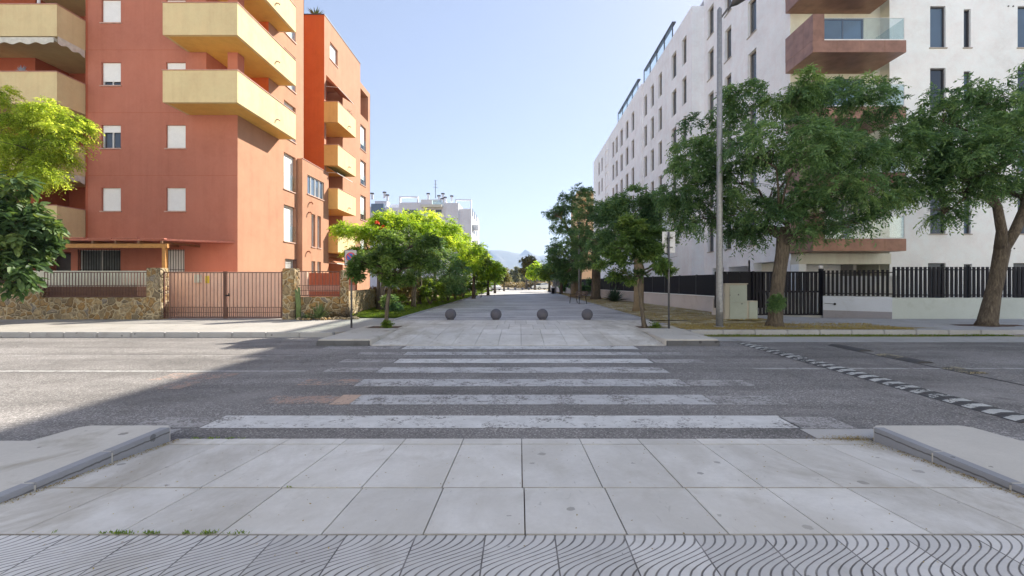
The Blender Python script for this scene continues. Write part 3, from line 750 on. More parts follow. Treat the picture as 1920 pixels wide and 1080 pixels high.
m.box(-30, FX, 38.85, 38.9, 0, 18.6); m.box(-30, -14.8, 36.5, 38.9, 18.5, 18.6)
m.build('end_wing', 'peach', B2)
for h in w2: window(B2, fo2, *h, .22, .75, mull=0, rail=True)
window(B2, fo, *top[0], .22, 1, mull=0)
m = MB(); m.quad((-15.0, 29.8, 0), (FX, 29.8, 0), (FX, 29.8, 20.1), (-15.0, 29.8, 20.1)); m.quad((-30, 29.9, 20.1), (FX, 29.9, 20.1), (FX, 36.5, 20.1), (-30, 36.5, 20.1))
m.quad((-30, 29.8, 9), (-15, 29.8, 9), (-15, 29.8, 20.1), (-30, 29.8, 20.1)); m.quad((-30, 36.5, 18), (FX, 36.5, 18), (FX, 36.5, 20.1), (-30, 36.5, 20.1))
m.build('front_wall', 'burnt_orange', B2)
m = MB(); m.box(-15, FX + .03, 29.76, 29.9, 20.1, 20.16); m.box(FX - .12, FX + .03, 29.9, 36.52, 20.1, 20.16); m.build('coping', 'frame_dark', B2)
m = MB(); m.box(-14.85, -14.7, 30.0, 33.0, .2, 16.2); m.build('loggia_wall', 'burnt_orange', B2)
for i, zt in enumerate(lev):
    z0 = zt - 1.42; b = MB(); x1, y0, y1, t_ = -12.55, 29.75, 33.0, .13
    b.box(FX + .002, x1, y0, y0 + t_, z0, zt); b.box(x1 - t_, x1, y0 + t_, y1, z0, zt); b.box(FX + .002, x1 - t_, y1 - t_, y1, z0, zt)
    o = b.build('balcony', 'amber', B2)
    s = MB(); s.box(-14.7, x1 - t_, y0 + t_, y1 - t_, z0 + .01, z0 + .3); s.build('soffit', 'soffit', o)
    c = MB(); c.box(FX, x1 + .03, y0 - .03, y0 + t_ + .02, zt, zt + .03); c.box(x1 - t_ - .02, x1 + .03, y0 + t_ + .02, y1 + .02, zt, zt + .03); c.build('coping', 'coping', o)
    c = MB(); c.box(x1, x1 + .006, y0 + .01, y1 - .01, z0 + .01, zt - .01); c.build('outer_face', 'cream', o)
    p = MB(); p.tube([(x1, 31.6, z0 + .4), (x1 + .12, 31.6, z0 + .38), (x1 + .17, 31.6, z0 + .3)], .04, 7); p.build('drain_spout', 'sill', o)
for i, mm in ((3, 'awning_brown'), (1, 'frame_dark'), (0, 'awning_brown')):
    zt = lev[i] + 1.75 if i else 3.55
    a = MB(); y0, y1 = 30.1, 32.9; dx = .8 if i == 3 else .75
    a.hexa([(FX - .2, y0, zt), (FX + dx, y0, zt - .62), (FX + dx, y1, zt - .62), (FX - .2, y1, zt), (FX - .2, y0, zt + .03), (FX + dx, y0, zt - .59), (FX + dx, y1, zt - .59), (FX - .2, y1, zt + .03)])
    a.build('awning', mm, B2)
    a = MB(); a.tube([(FX - .2, y0 + .05, zt - .5), (FX + dx, y0 + .05, zt - .6)], .015, 6); a.tube([(FX + dx, y0, zt - .6), (FX + dx, y1, zt - .6)], .025, 6); a.build('awning_arm', 'frame_white', B2)

# ================================================================ white apartment block (right)
B3 = empty('apartment_building', (18, 30, 0), 'long white apartment block with tall narrow windows and copper clad balconies', 'building')
XS = 13.1; SR = 2.93; YW = 20.4; YR = 20.93
f1 = frame((XS, YR), (0, 1), (-1, 0))
def col_of(pa, pb, x, y0=YR):   # pixel columns on the side wall -> distances along it
    ya = (x) * F / (pb - CX); yb = (x) * F / (pa - CX); return ya - y0, yb - y0
tops = [5.75 + 2.98 * k for k in range(5)]
cols1 = [col_of(1327, 1338, XS), col_of(1359, 1371, XS), col_of(1402, 1418, XS)]
h1 = [(a, b, t - 2.02, t) for (a, b) in cols1 for t in tops] + [(a, b, 18.6, 20.6) for (a, b) in cols1]
gar = [(.75, 3.3, .15, 2.72, 3.0), (3.9, 6.2, .15, 2.6, 3.0), (6.8, 8.4, .15, 2.6, 3.0)]
m = MB(); facade(m, f1, .01, 30.8 - YR, 0, 21.9, h1 + gar, .22)
m.build('side_wall', 'white_side', B3)
for h in h1: window(B3, f1, *h, .2, 0, 'frame_taupe', mull=0, sill='sill' if False else 'frame_taupe')
m = MB(); m.fb(f1, .0, 9.8, -3.2, -3.05, .1, 2.9); m.build('garage_wall', 'garage_grey', B3)
for nm, xs, ya, yb, cols, zt in (('block2', 12.24, 30.8, 43.0, [(1278.5, 1287), (1259, 1268), (1234.5, 1241), (1220, 1226), (1207.3, 1213)], 21.35),
                             ('block3', 12.10, 43.0, 61.0, [(1184, 1189), (1173, 1178), (1163, 1167.5), (1154, 1158), (1148, 1151.5)], 21.45),
                             ('block4', 12.0, 61.0, 70.5, [(1139.5, 1142.5), (1127.5, 1130), (1122, 1124.5)], 21.3)):
    f_ = frame((xs, ya), (0, 1), (-1, 0)); hh = []
    cc = [col_of(p, q, xs, ya) for p, q in cols]
    cc = [(max(a, .3), b) for a, b in cc]
    tp = [8.0 + 2.97 * k for k in range(5)] if nm != 'block4' else [11.0 + 2.97 * k for k in range(4)]
    for a, b in cc:
        for t_ in tp: hh.append((a, b, t_ - 2.0, t_))
    m = MB(); facade(m, f_, 0, yb - ya, 0, zt, hh, .25)
    m.quad((xs, ya, 0), (XS + .3, ya, 0), (XS + .3, ya, zt), (xs, ya, zt)) ; m.quad((xs, yb, 0), (xs + 8, yb, 0), (xs + 8, yb, zt), (xs, yb, zt))
    m.quad((xs, ya, zt), (xs + 14, ya, zt), (xs + 14, yb, zt), (xs, yb, zt))
    m.build('side_wall', 'white_side', B3)
    for h in hh: window(B3, f_, *h, .2, 0, 'frame_taupe', mull=0, sill=None)
m = MB(); m.box(12.3, 12.33, 34.8, 42.8, 21.36, 22.55)
m.build('roof_glass', 'rail_glass', B3)
m = MB(); m.box(12.16, 12.19, 44.5, 53.5, 21.46, 22.5)
m.build('roof_glass', 'rail_glass', B3)
for (xx, ya, yb, z0, z1) in ((12.26, 34.8, 42.8, 21.36, 22.55), (12.12, 44.5, 53.5, 21.46, 22.5)):
    m = MB(); m.box(xx, xx + .3, ya, yb, z1 + .01, z1 + .12)
    for k in range(5): q = ya + (yb - ya) * k / 4; m.box(xx + .0, xx + .06, q - .05, q + .05, z0, z1 + .01)
    m.build('roof_frame', 'frame_dark', B3)
m = MB(); m.box(13.0, 16.0, 34.0, 43.0, 21.36, 22.3); m.box(13, 16, 44.0, 54, 21.46, 22.3); m.box(12.9, 18, 56, 60, 21.46, 22.4); m.build('penthouse', 'white_side', B3)
# front
f3 = frame((XS, YR), (1, 0), (0, -1)); fr_ = frame((17.45, YW), (1, 0), (0, -1))
bz = [3.02 + 2.905 * k for k in range(7)]     # balcony slab undersides
m = MB(); dh = [(1.6, 3.55, z + .58, z + 2.68) for z in bz if z + 2.7 < 21.8]
facade(m, f3, 0, 4.35, 0, 21.9, dh + [(.45, 4.3, .15, 2.7, 4.0)], .12)
m.quad((17.45, YW, 0), (17.45, YR, 0), (17.45, YR, 21.9), (17.45, YW, 21.9))
m.build('recess_wall', 'beige', B3)
for h in dh: window(B3, f3, *h, .1, 0, 'frame_dark', mull=1, sill=None, gl='glass_sky')
m = MB(); m.box(XS, 18, 24.6, 24.8, .1, 2.9); m.build('garage_wall', 'garage_grey', B3)
fx = [(X(1744, YW) - 17.45, X(1773, YW) - 17.45), (X(1807, YW) - 17.45, X(1820, YW) - 17.45), (X(1908, YW) - 17.45, X(1937, YW) - 17.45)]
hh = []
for k in range(6):
    for i, (a, b) in enumerate(fx): hh.append((a, b, 3.92 + SR * k, (5.9 if i != 1 else 5.75) + SR * k))
gd = [(fx[0][0] - .1, fx[0][1], .3, 2.55), (fx[1][0], fx[1][1] + .05, .3, 2.5), (fx[2][0] - .2, fx[2][1], .3, 2.55)]
m = MB(); facade(m, fr_, 0, 22, 0, 21.9, hh + gd, .16); m.build('front_wall', 'white_wall', B3)
for i, h in enumerate(hh):
    if h[3] < 19: window(B3, fr_, *h, .14, 0, 'frame_dark', mull=0, sill='frame_taupe', gl='glass_sky' if i % 2 else 'glass')
for h in gd: window(B3, fr_, *h, .14, 0, 'frame_dark', mull=0, sill=None)
m = MB(); m.box(13.15, 40, 21, 61, 21.8, 21.89); m.build('roof', 'pale_grey', B3)
def copper_balcony(z0):
    x0, x1, y0, y1 = 12.85, 16.95, 18.95, 20.92; zt = z0 + .53
    b = MB(); b.box(x0, x1, y0, y1, z0, zt); o = b.build('balcony', 'copper', B3, bevel=.008)
    b = MB(); b.box(x0 - .002, x0 + .06, y0 - .002, y1, zt + .002, z0 + 1.68); b.box(x0 + .06, x0 + .5, y0 - .002, y0 + .06, zt + .002, z0 + 1.68); b.build('cheek_panel', 'copper', o)
    b = MB()
    for k in range(1, 4): b.box(x0 + k * 1.05, x0 + k * 1.05 + .012, y0 - .003, y0, z0 + .01, zt - .01)
    for k in range(1, 3): b.box(x0 - .004, x0 - .002, y0 + k * .65, y0 + k * .65 + .012, z0 + .01, z0 + 1.67)
    b.build('panel_seam', 'wood_dark', o)
    b = MB(); b.box(x0 + .5, x1 - .04, y0 + .01, y0 + .10, zt + .001, zt + .05); b.build('glass_channel', 'frame_white', o)
    b = MB()
    for k in range(3):
        a = x0 + .5 + (x1 - .06 - x0 - .5) * k / 3; b.box(a + .006, a + (x1 - .06 - x0 - .5) / 3 - .006, y0 + .045, y0 + .06, zt + .05, z0 + 1.52)
    b.box(x1 - .06, x1 - .045, y0 + .1, y1 - .4, zt + .03, z0 + 1.52); b.build('glass_rail', 'rail_glass', o)
    b = MB(); b.box(x0 + .5, x1 - .04, y0 + .04, y0 + .065, z0 + 1.521, z0 + 1.535); b.box(x1 - .065, x1 - .04, y0 + .04, y0 + .065, zt + .05, z0 + 1.52); b.build('rail_edge', 'frame_white', o)
for z in bz[:7]: copper_balcony(z)
m = MB(); m.box(13.1, 17.44, 20.3, 20.92, 2.5, 3.0); m.build('lintel', 'beige', B3)
m = MB(); m.box(13.1, 13.45, 20.3, 20.9, .1, 2.5); m.build('pillar', 'white_wall', B3)
m = MB()
for (xx, zz) in ((X(1890, YW), Z(12, YW)), (X(1899, YW), Z(12, YW)), (X(1901, YW), Z(466, YW))): m.tube([(xx, YW - .01, zz), (xx, YW - .03, zz)], .035, 8)
m.build('vent', 'frame_dark', B3)
# clothes horse on the lowest balcony
C0 = empty('clothes_airer', (15.9, 19.9, 3.55), 'folding clothes airer with dark washing on the lowest copper balcony', 'clothes airer')
m = MB(); 
for yy in (19.6, 20.2):
    m.tube([(15.35, yy, 3.56), (16.4, yy, 4.55)], .018, 6); m.tube([(16.4, yy, 3.56), (15.35, yy, 4.55)], .018, 6)
for k in range(5): m.tube([(15.35 + .26 * k, 19.6, 4.55), (15.35 + .26 * k, 20.2, 4.55)], .012, 5)
m.build('airer_frame', 'frame_white', C0)
m = MB(); m.box(15.40, 15.43, 19.65, 20.15, 3.9, 4.56); m.box(15.66, 15.69, 19.65, 20.15, 3.8, 4.56); m.box(15.92, 15.95, 19.65, 20.15, 4.0, 4.56); m.build('washing', 'cloth_grey', C0)

# ================================================================ distant buildings
def far_block(nm, label, Y, mat):
    return empty(nm, (X(800, Y), Y, 0), label, 'building')
YF = 80; B4 = far_block('apartment_building', 'distant white apartment block with rooftop frames and chimneys above the green canopy', YF, 'far_white')
def fbx(px0, px1, py0, py1, y0, y1, mat, nm, par=B4, Y=YF):
    m = MB(); m.box(X(px0, Y), X(px1, Y), y0, y1, Z(py1, Y), Z(py0, Y)); return m.build(nm, mat, par)
fbx(690, 700.5, 386, 545, 81.0, 95, 'far_white', 'wing'); fbx(701, 755, 388.5, 545, 80.5, 95, 'far_white', 'wing')
fbx(748, 837, 379.5, 545, 80.0, 95, 'far_white', 'wall'); fbx(837.2, 860, 381, 545, 79.6, 95, 'far_white', 'stair_tower'); fbx(860.2, 883.5, 391, 545, 80.2, 95, 'far_white', 'wall')
fbx(696, 719, 373, 383, 82, 84, 'pale_grey', 'penthouse'); fbx(696, 719.5, 382, 399, 79.9, 81, 'glass_sky', 'window')
m = MB(); 
def fframe(a, b, c, d, y0, y1, t_=1.6):
    for (p, q, r, s2) in ((a, b, c, c + t_), (a, a + t_, c + t_, d), (b - t_, b, c + t_, d)): m.box(X(p, YF), X(q, YF), y0, y1, Z(s2, YF), Z(r, YF))
fframe(748, 783, 368, 379.4, 80.1, 81.0); m.build('roof_frame', 'far_white', B4); m = MB(); fframe(853, 884, 374, 391, 79.9, 80.6); m.build('roof_frame', 'far_white', B4)
fbx(784, 830, 370, 379.4, 82, 85, 'beige', 'penthouse'); fbx(792, 812, 376.5, 385, 79.2, 79.9, 'far_white', 'balcony'); fbx(812.2, 829, 376.5, 385, 79.2, 79.9, 'rail_glass', 'balcony'); fbx(791, 830, 385.2, 390, 78.9, 79.95, 'beige', 'balcony_slab')
fbx(755.5, 783, 393.5, 408, 79.9, 79.98, 'glass', 'window'); fbx(795, 813, 393.5, 399, 79.9, 79.98, 'glass', 'window'); fbx(817, 828, 393.5, 399, 79.9, 79.98, 'glass', 'window')
fbx(792, 806, 399.2, 406, 79.3, 79.4, 'rail_glass', 'glass_rail'); fbx(813.5, 826, 399.2, 406, 79.3, 79.4, 'rail_glass', 'glass_rail')
fbx(720, 740, 376, 388, 84, 88, 'far_white', 'penthouse')
for px, py in ((698, 364), (721, 362), (726.5, 367), (803, 364.5), (823, 368.5), (829, 374), (830.5, 364.5), (834.5, 371.5), (847, 369)):
    m = MB(); xx, zz = X(px, 82), Z(py, 82); m.tube([(xx, 82, zz - 1.0), (xx, 82, zz)], .22, 8); a = m.build('chimney', 'far_white', B4)
    m = MB(); m.tube([(xx, 82, zz), (xx, 82, zz + .22)], .36, 8); m.build('cowl', 'frame_dark', a)
m = MB(); xx = X(816.5, 82); m.tube([(xx, 82, Z(372, 82)), (xx, 82, Z(338, 82))], .07, 6)
for z, l in ((339, .5), (345.5, .7), (351.5, .9)): m.tube([(xx - l / 2, 82, Z(z, 82)), (xx + l / 2, 82, Z(z, 82))], .04, 5)
m.build('antenna', 'steel', B4)
# lit right end of the distant block
fe = frame((X(884, 80.2), 80.2), (0, 1), (1, 0)); 
for a in (1.2, 4.5, 8.0):
    for z in (8.2, 11.2, 14.2):
        m = MB(); m.fb(fe, a, a + 1.4, .02, .06, z, z + 1.4); m.build('window', 'glass', B4)
for z in (9.8, 12.8): 
    m = MB(); m.fb(fe, 2.8, 4.4, 0.02, 1.0, z - 1.1, z); m.build('balcony', 'far_white', B4)
YP = 115; B5 = empty('apartment_building', (X(1102, YP), YP, 0), 'distant peach building with banded top floor beyond the white block', 'building')
def p5(a, b, c, d, y0, y1, mat, nm): fbx(a, b, c, d, y0, y1, mat, nm, B5, YP)
p5(1083, 1122, 358.5, 545, 115, 130, 'far_peach', 'wall'); p5(1080, 1120, 361, 364.5, 113.6, 114.9, 'cream', 'balcony'); p5(1076, 1120, 370, 374, 113.6, 114.9, 'cream', 'balcony'); p5(1080, 1120, 380, 384, 113.6, 114.9, 'cream', 'balcony')

# ================================================================ added unseen building behind the viewer, its sunlit front bounces light onto the shaded side
B6 = empty('apartment_building', (0, -13, 0), 'unseen cream apartment block added behind the viewpoint to bounce sunlight', 'building')
fbk = frame((-45, -13), (1, 0), (0, 1)); hh = [(3 + 4.2 * i, 4.4 + 4.2 * i, 1.5 + 3.1 * k, 3.1 + 3.1 * k) for i in range(20) for k in range(6)]
stucco('cream_wall', (.84, .82, .77), .06)
m = MB(); facade(m, fbk, 0, 90, 0, 21, hh, .2); m.box(-45, 45, -24, -13.25, 20.9, 21); m.build('front_wall', 'cream_wall', B6)
m = MB()
for h in hh: m.fb(fbk, h[0], h[1], -.22, -.19, h[2], h[3])
m.build('glazing', 'glass', B6)
# ================================================================ walls, gates, fences
S1 = empty('stone_wall', (-18, 17.4, .15), 'rubble stone garden wall with brown railing left of the gate', 'wall')

m = MB(); xl = X(74, 17.3); m.box(-40, xl, 17.3, 17.62, 0, 1.58); m.box(xl, X(276, 17.3), 17.3, 17.62, 0, 1.03); m.build('wall', 'stone', S1, bevel=.02)
m = MB(); m.box(X(276, 17.3), X(302, 17.3), 17.24, 17.70, 0, 2.22); m.build('pillar', 'stone', S1, bevel=.025)
def railing(par, fr, a0, a1, z0, z1, sp=.14, dense=None, mat='iron_brown', nm='railing', w=.012):
    m = MB(); m.fb(fr, a0, a1, -.015, .015, z0, z0 + .035); m.fb(fr, a0, a1, -.015, .015, z1 - .035, z1)
    n = int((a1 - a0) / sp)
    for k in range(n + 1):
        c = a0 + .012 + (a1 - a0 - .024) * k / n; m.fb(fr, c - w, c + w, -.009, .009, z0 + .035, z1 - .035)
        if dense and k < n:
            c2 = c + (a1 - a0) / n / 2; m.fb(fr, c2 - w * .7, c2 + w * .7, -.007, .007, z0 + .035, dense)
    if dense:
        m.fb(fr, a0, a1, -.012, .012, dense, dense + .022)
        m.fb(fr, a0, a1, -.012, .012, z0 + (dense - z0) * .5, z0 + (dense - z0) * .5 + .02)
    return m.build(nm, mat, par)
fq = frame((xl, 17.46), (1, 0), (0, -1)); railing(S1, fq, .02, X(276, 17.3) - xl - .02, 1.06, 2.06, .125, 1.5)
m = MB(); n = 60
for k in range(n):
    a = -20.6 + 5.6 * k / n; m.box(a, a + .09, 18.0, 18.03, 1.42, 2.12)
scr = m.build('slat_screen', 'leaf_dry' if False else 'beige'); tag(scr, 'beige slatted privacy screen standing behind the brown railing', 'screen')
G1 = empty('driveway_gate', (-11.9, 17.45, .15), 'brown metal double gate of vertical bars between stone pillars', 'gate')
fg = frame((X(303, 17.4), 17.45), (1, 0), (0, -1)); wg = X(530, 17.4) - X(303, 17.4); mid = X(421, 17.4) - X(303, 17.4)
for a0, a1 in ((.03, mid - .01), (mid + .01, wg - .02)):
    o = railing(G1, fg, a0, a1, .2, 2.05, .145, .62, nm='gate_leaf', w=.012)
    m = MB()
    for c in (a0, a1): m.fb(fg, c - .03 * (c > a0) * 2, c + .06 * (c == a0), -.03, .03, .18, 2.08)
    m.build('stile', 'iron_brown', o)
m = MB(); m.fb(fg, -.04, .03, -.05, .05, .15, 2.1); m.fb(fg, wg - .02, wg + .02, -.05, .05, .15, 2.1); m.build('gate_post', 'iron_brown', G1)
m = MB(); m.fb(fg, mid + .05, mid + .2, .03, .07, 1.08, 1.14); m.fb(fg, mid + .16, mid + .2, .03, .07, 1.08, 1.2); m.build('handle', 'iron_black', G1)
m = MB(); m.box(-20.6, -15.0, 17.9, 17.95, .15, 1.46); o = m.build('yard_shade_panel', 'wood_dark'); tag(o, 'dark brown panel standing in for yard shade behind the lower half of the brown railing', 'shade panel')  # dark sheet added where the yard behind the railing is only in shade
# pink yard wall seen through the gate
PW = empty('yard_wall', (-12, 18.9, .15), 'pink rendered yard wall, coloured pale as if sunlit, seen through the brown gate', 'wall')
m = MB(); m.box(-15.6, -9.3, 18.9, 19.05, .1, 2.10); m.build('wall', 'pink_wall_lit', PW)
m = MB(); m.box(X(366, 18.85), X(377, 18.85), 18.78, 18.898, 1.62, 1.98); m.build('letter_box', 'beige', PW, bevel=.01)
m = MB(); m.box(X(384, 18.85), X(391, 18.85), 18.885, 18.898, 1.6, 1.92); m.build('notice', 'yellow', PW)
S2 = empty('stone_wall', (-8.3, 17.7, .15), 'rubble stone wall with short railing right of the gate', 'wall')
m = MB(); m.box(X(530.5, 17.3), X(553, 17.3), 17.24, 17.70, 0, 2.2); m.build('pillar', 'stone', S2, bevel=.025)
f2 = frame((X(553, 17.3), 17.45), (1.5, .55), (.55, -1.5))
m = MB(); m.fb(f2, .01, 1.62, -.15, .15, 0, 1.05); m.build('wall', 'stone', S2, bevel=.02)
railing(S2, f2, .03, 1.6, 1.09, 2.1, .13, 1.5)
m = MB(); m.fb(f2, 1.625, 1.95, -.2, .2, 0, 2.15); m.build('pillar', 'stone', S2, bevel=.025)
f4 = frame((-7.35, 18.35), (-1.3, 8), (8, 1.3)); m = MB(); m.fb(f4, 0, 8, -.3, 0, 0, 1.25); m.build('wall', 'stone', S2, bevel=.02)
f5 = frame((-8.68, 26.3), (0, 1), (1, 0)); m = MB(); m.fb(f5, 0, 45, -.3, 0, 0, 1.1); m.build('wall', 'stone', S2)
OW = empty('garden_wall', (-9.6, 24, .15), 'low dark red rendered wall behind the short railing right of the gate', 'wall')
m = MB(); m.box(-12.4, -8.9, 23.4, 23.6, 0, 2.15); m.build('wall', 'inner_red', OW); m = MB(); m.box(-12.4, -8.9, 23.36, 23.398, 1.15, 1.5); m.build('stripe', 'coping', OW)

# right side fence and walls
W1 = empty('panel_fence', (8.4, 30, .15), 'long dark solid panel fence on a low pale wall along the verge', 'fence')
fa = frame((9.75, 19.3), (7.7 - 9.75, 43 - 19.3), (-(43 - 19.3), 7.7 - 9.75)); Lf = math.hypot(7.7 - 9.75, 43 - 19.3)
m = MB(); m.fb(fa, 0, Lf + 30, -.2, 0, 0, .93); m.build('low_wall', 'low_wall', W1)
m = MB(); m.fb(fa, 0, Lf + 30, -.23, .03, .932, .965); m.build('wall_cap', 'white_wall', W1)
m = MB(); k = 0; a = 0
while a < Lf + 28: m.fb(fa, a + .01, a + 1.98, -.12, -.09, .97, 2.03); a += 2.0
m.build('panel', 'iron_black', W1)
a = 0
while a < Lf + 10:
    m = MB(); m.fb(fa, a - .03, a + .008, -.16, -.07, .97, 2.06); m.build('post', 'steel_dark', W1); a += 2.0
W2 = empty('panel_fence', (10.1, 19.3, .15), 'dark panel fence section behind the utility cabinet', 'fence')
yb_ = 19.25; m = MB(); x_ = X(1340, yb_)
while x_ < X(1412, yb_): m.box(x_ + .004, x_ + .55, yb_, yb_ + .03, .5, 2.12); x_ += .565
m.build('panel', 'iron_black', W2); m = MB(); m.box(X(1338, yb_), X(1414, yb_), yb_ + .05, yb_ + .2, 0, .9); m.build('low_wall', 'low_wall', W2)
def slatfence(par, fr, a0, a1, z0, z1, w, gap, nm='slats', mat='iron_black'):
    m = MB(); a = a0
    while a < a1 - w: m.fb(fr, a, a + w, -.02, .02, z0, z1); a += w + gap
    m.fb(fr, a0, a1, .021, .04, z0 + .08, z0 + .12); m.fb(fr, a0, a1, .021, .04, z1 - .14, z1 - .10)
    return m.build(nm, mat, par)
G2 = empty('pedestrian_gate', (12, 19.3, .15), 'black slatted gate between the big tree and the grey wall', 'gate')
fh = frame((X(1414, 19.2), 19.2), (1, 0), (0, -1)); Lg = X(1536, 19.2) - X(1414, 19.2)
m = MB(); a = 0.06
while a < Lg - .15:
    m.fb(fh, a, a + .105, -.02, .02, .24, 1.2); m.fb(fh, a + .0, a + .105 + (.03 if int(a * 7) % 3 == 0 else 0), -.021, .021, 1.26, 2.08); a += .163
m.build('slats', 'iron_black', G2)
m = MB(); m.fb(fh, 0.0, Lg, -.75, -.68, .15, 1.22); m.fb(fh, 1.1, 1.75, -.749, -.681, 1.22, 2.1); m.build('inner_wall', 'white_wall', G2)
m = MB(); m.fb(fh, 0, Lg, -.03, .03, 1.19, 1.27); m.fb(fh, 0, Lg, -.03, .03, .18, .25); m.fb(fh, 0, Lg, -.03, .03, 2.06, 2.12); m.build('gate_frame', 'iron_black', G2)
m = MB(); m.fb(fh, -.08, 0, -.04, .04, .15, 2.14); m.fb(fh, Lg, Lg + .16, -.06, .06, .15, 2.24); m.build('gate_post', 'iron_black', G2)
m = MB(); m.ball(fh(Lg + .08, 0, 2.32), .09, 10, 7); m.build('lamp_globe', 'frame_white', G2)
m = MB(); m.fb(fh, -.1, Lg + .2, -.1, .1, .05, .175); m.build('threshold', 'kerb', G2)
W3 = empty('slatted_fence', (14.5, 18.6, .15), 'dark vertical slat fence on a bluish wall angling toward the street corner', 'fence')
xa, xb = X(1543, 19.0), X(1673, 17.7); fi = frame((xa, 19.0), (xb - xa, 17.7 - 19.0), (17.7 - 19.0, -(xb - xa))); Li = math.hypot(xb - xa, 1.3)
m = MB(); m.fb(fi, 0, Li, -.2, 0, 0, 1.04); m.build('low_wall', 'low_wall_blue', W3)
m = MB(); m.fb(fi, 0, Li - .01, .001, .03, 0, .42); m.build('plinth', 'plinth', W3)
m = MB(); m.tube([fi(.05, .02, .72), fi(.42, .02, .70)], .008, 5); m.tube([fi(.42, .0, .7), fi(.42, .05, .7)], .05, 8); m.build('wall_socket', 'iron_black', W3)
slatfence(W3, fi, 0, Li, 1.06, 2.16, .092, .060)
m = MB(); m.fb(fi, .1, Li + .3, -.62, -.55, .1, 1.92); m.build('inner_wall', 'white_wall', W3)
W4 = empty('slatted_fence', (19, 17.7, .15), 'dark vertical slat fence on a pale green wall facing the street behind the right tree', 'fence')
fj = frame((xb, 17.7), (1, 0), (0, -1))
m = MB(); m.fb(fj, .002, 16, -.2, 0, 0, 1.0); m.build('low_wall', 'low_wall_green', W4)
slatfence(W4, fj, 0.02, 16, 1.02, 2.27, .100, .082)

# utility cabinets
U1 = empty('utility_cabinet', (8.6, 17.1, .15), 'tall weathered beige utility cabinet with green door beside the lamp post', 'utility cabinet')
cx0, cx1 = X(1359, 17.0), X(1401, 17.0)
m = MB(); m.box(cx0, cx1, 17.0, 17.5, .1, 1.56); m.build('body', 'cabinet_body', U1, bevel=.015)
m = MB(); m.box(cx0 - .03, cx1 + .02, 16.96, 17.52, 1.56, 1.60); m.build('cap', 'cabinet_body', U1, bevel=.008)
m = MB(); m.box(cx0 + .19, cx1 - .02, 16.975, 16.999, .85, 1.52); m.build('door', 'cabinet_door', U1, bevel=.004)
m = MB(); m.box(cx0 + .19, cx1 - .02, 16.98, 16.999, .16, .84); m.build('door', 'cabinet_door', U1, bevel=.004)
m = MB(); q = (cx0 + .19 + cx1 - .02) / 2; m.quad((q - .035, 16.972, 1.13), (q + .035, 16.972, 1.13), (q, 16.972, 1.20)); m.build('warning_mark', 'frame_dark', U1)
m = MB(); m.box(q - .34, q - .33, 16.96, 16.975, 1.1, 1.16); m.box(q + .1, q + .16, 16.96, 16.978, .78, .81); m.build('lock', 'frame_dark', U1)
U2 = empty('utility_cabinet', (9.2, 17.4, .15), 'small low grey green utility cabinet at the foot of the fence', 'utility cabinet')
m = MB(); m.box(cx1 + .03, X(1422, 17.2), 17.25, 17.6, .1, .9); m.build('body', 'cabinet_body', U2, bevel=.01)
m = MB(); m.box(cx1 + .20, X(1422, 17.2) - .01, 17.235, 17.249, .18, .86); m.build('door', 'cabinet_door', U2, bevel=.004)

# lamp post (tall, right)
LP = empty('street_lamp', (6.65, 14.4, ZF), 'tall grey steel street lamp with dark oval head on the right pavement', 'street lamp')
m = MB(); m.tube([(6.65, 14.4, ZF), (6.65, 14.4, 1.2), (6.65, 14.4, 5), (6.65, 14.4, 10.72), (6.65, 14.4, 10.80)], [.115, .108, .095, .075, .02], 14); m.build('pole', 'steel', LP, smooth=True)
m = MB(); m.tube([(6.65, 14.4, ZF), (6.65, 14.4, ZF + .03)], .19, 14); m.build('base_plate', 'steel', LP)
m = MB(); m.tube([(6.7, 14.38, 10.45), (6.85, 14.25, 10.66), (7.0, 14.1, 10.75)], .03, 8); m.build('arm', 'steel_dark', LP)
m = MB(); m.tube([(6.9, 14.2, 10.70), (7.0, 14.05, 10.76), (7.2, 13.8, 10.88), (7.42, 13.55, 11.0), (7.6, 13.35, 11.08)], [.03, .13, .20, .17, .04], 14); m.build('lamp_head', 'steel_dark', LP, smooth=True)
m = MB(); m.box(6.60, 6.70, 14.275, 14.30, .65, 1.05); m.build('access_door', 'steel', LP)

# signs
SG = empty('road_sign', (X(659, 14.15), 14.15, ZF), 'no parking sign, blue disc ringed red on white plate, by the left tree', 'road sign')
sx = X(659, 14.15)
m = MB(); m.tube([(sx, 14.15, ZF), (sx, 14.15, 2.72)], .03, 10); m.build('pole', 'steel_dark', SG, smooth=True)
m = MB(); m.box(sx - .21, sx + .21, 14.09, 14.11, 2.18, 2.70); m.build('plate', 'iron_black', SG, bevel=.004)
m = MB(); m.box(sx - .188, sx + .188, 14.084, 14.089, 2.2, 2.68); m.build('plate_face', 'sign_face', SG)
def disc(c, r, y0, y1, n=28): return MB().tube([(c[0], y0, c[1]), (c[0], y1, c[1])], r, n)
disc((sx, 2.46), .155, 14.076, 14.083).build('red_ring', 'red_paint', SG); disc((sx, 2.46), .118, 14.070, 14.0755).build('blue_disc', 'blue_paint', SG)
m = MB(); a = .112 * .707; b = .014
m.hexa([(sx - a - b, 14.064, 2.46 + a - b), (sx + a - b, 14.064, 2.46 - a - b), (sx + a - b, 14.0695, 2.46 - a - b), (sx - a - b, 14.0695, 2.46 + a - b), (sx - a + b, 14.064, 2.46 + a + b), (sx + a + b, 14.064, 2.46 - a + b), (sx + a + b, 14.0695, 2.46 - a + b), (sx - a + b, 14.0695, 2.46 + a + b)]); m.build('red_bar', 'red_paint', SG)
SB = empty('road_sign', (X(1254, 13.9), 13.9, ZF), 'back of a tall rectangular road sign on a thin dark pole beside the right tree', 'road sign')
sx = X(1254, 13.9)
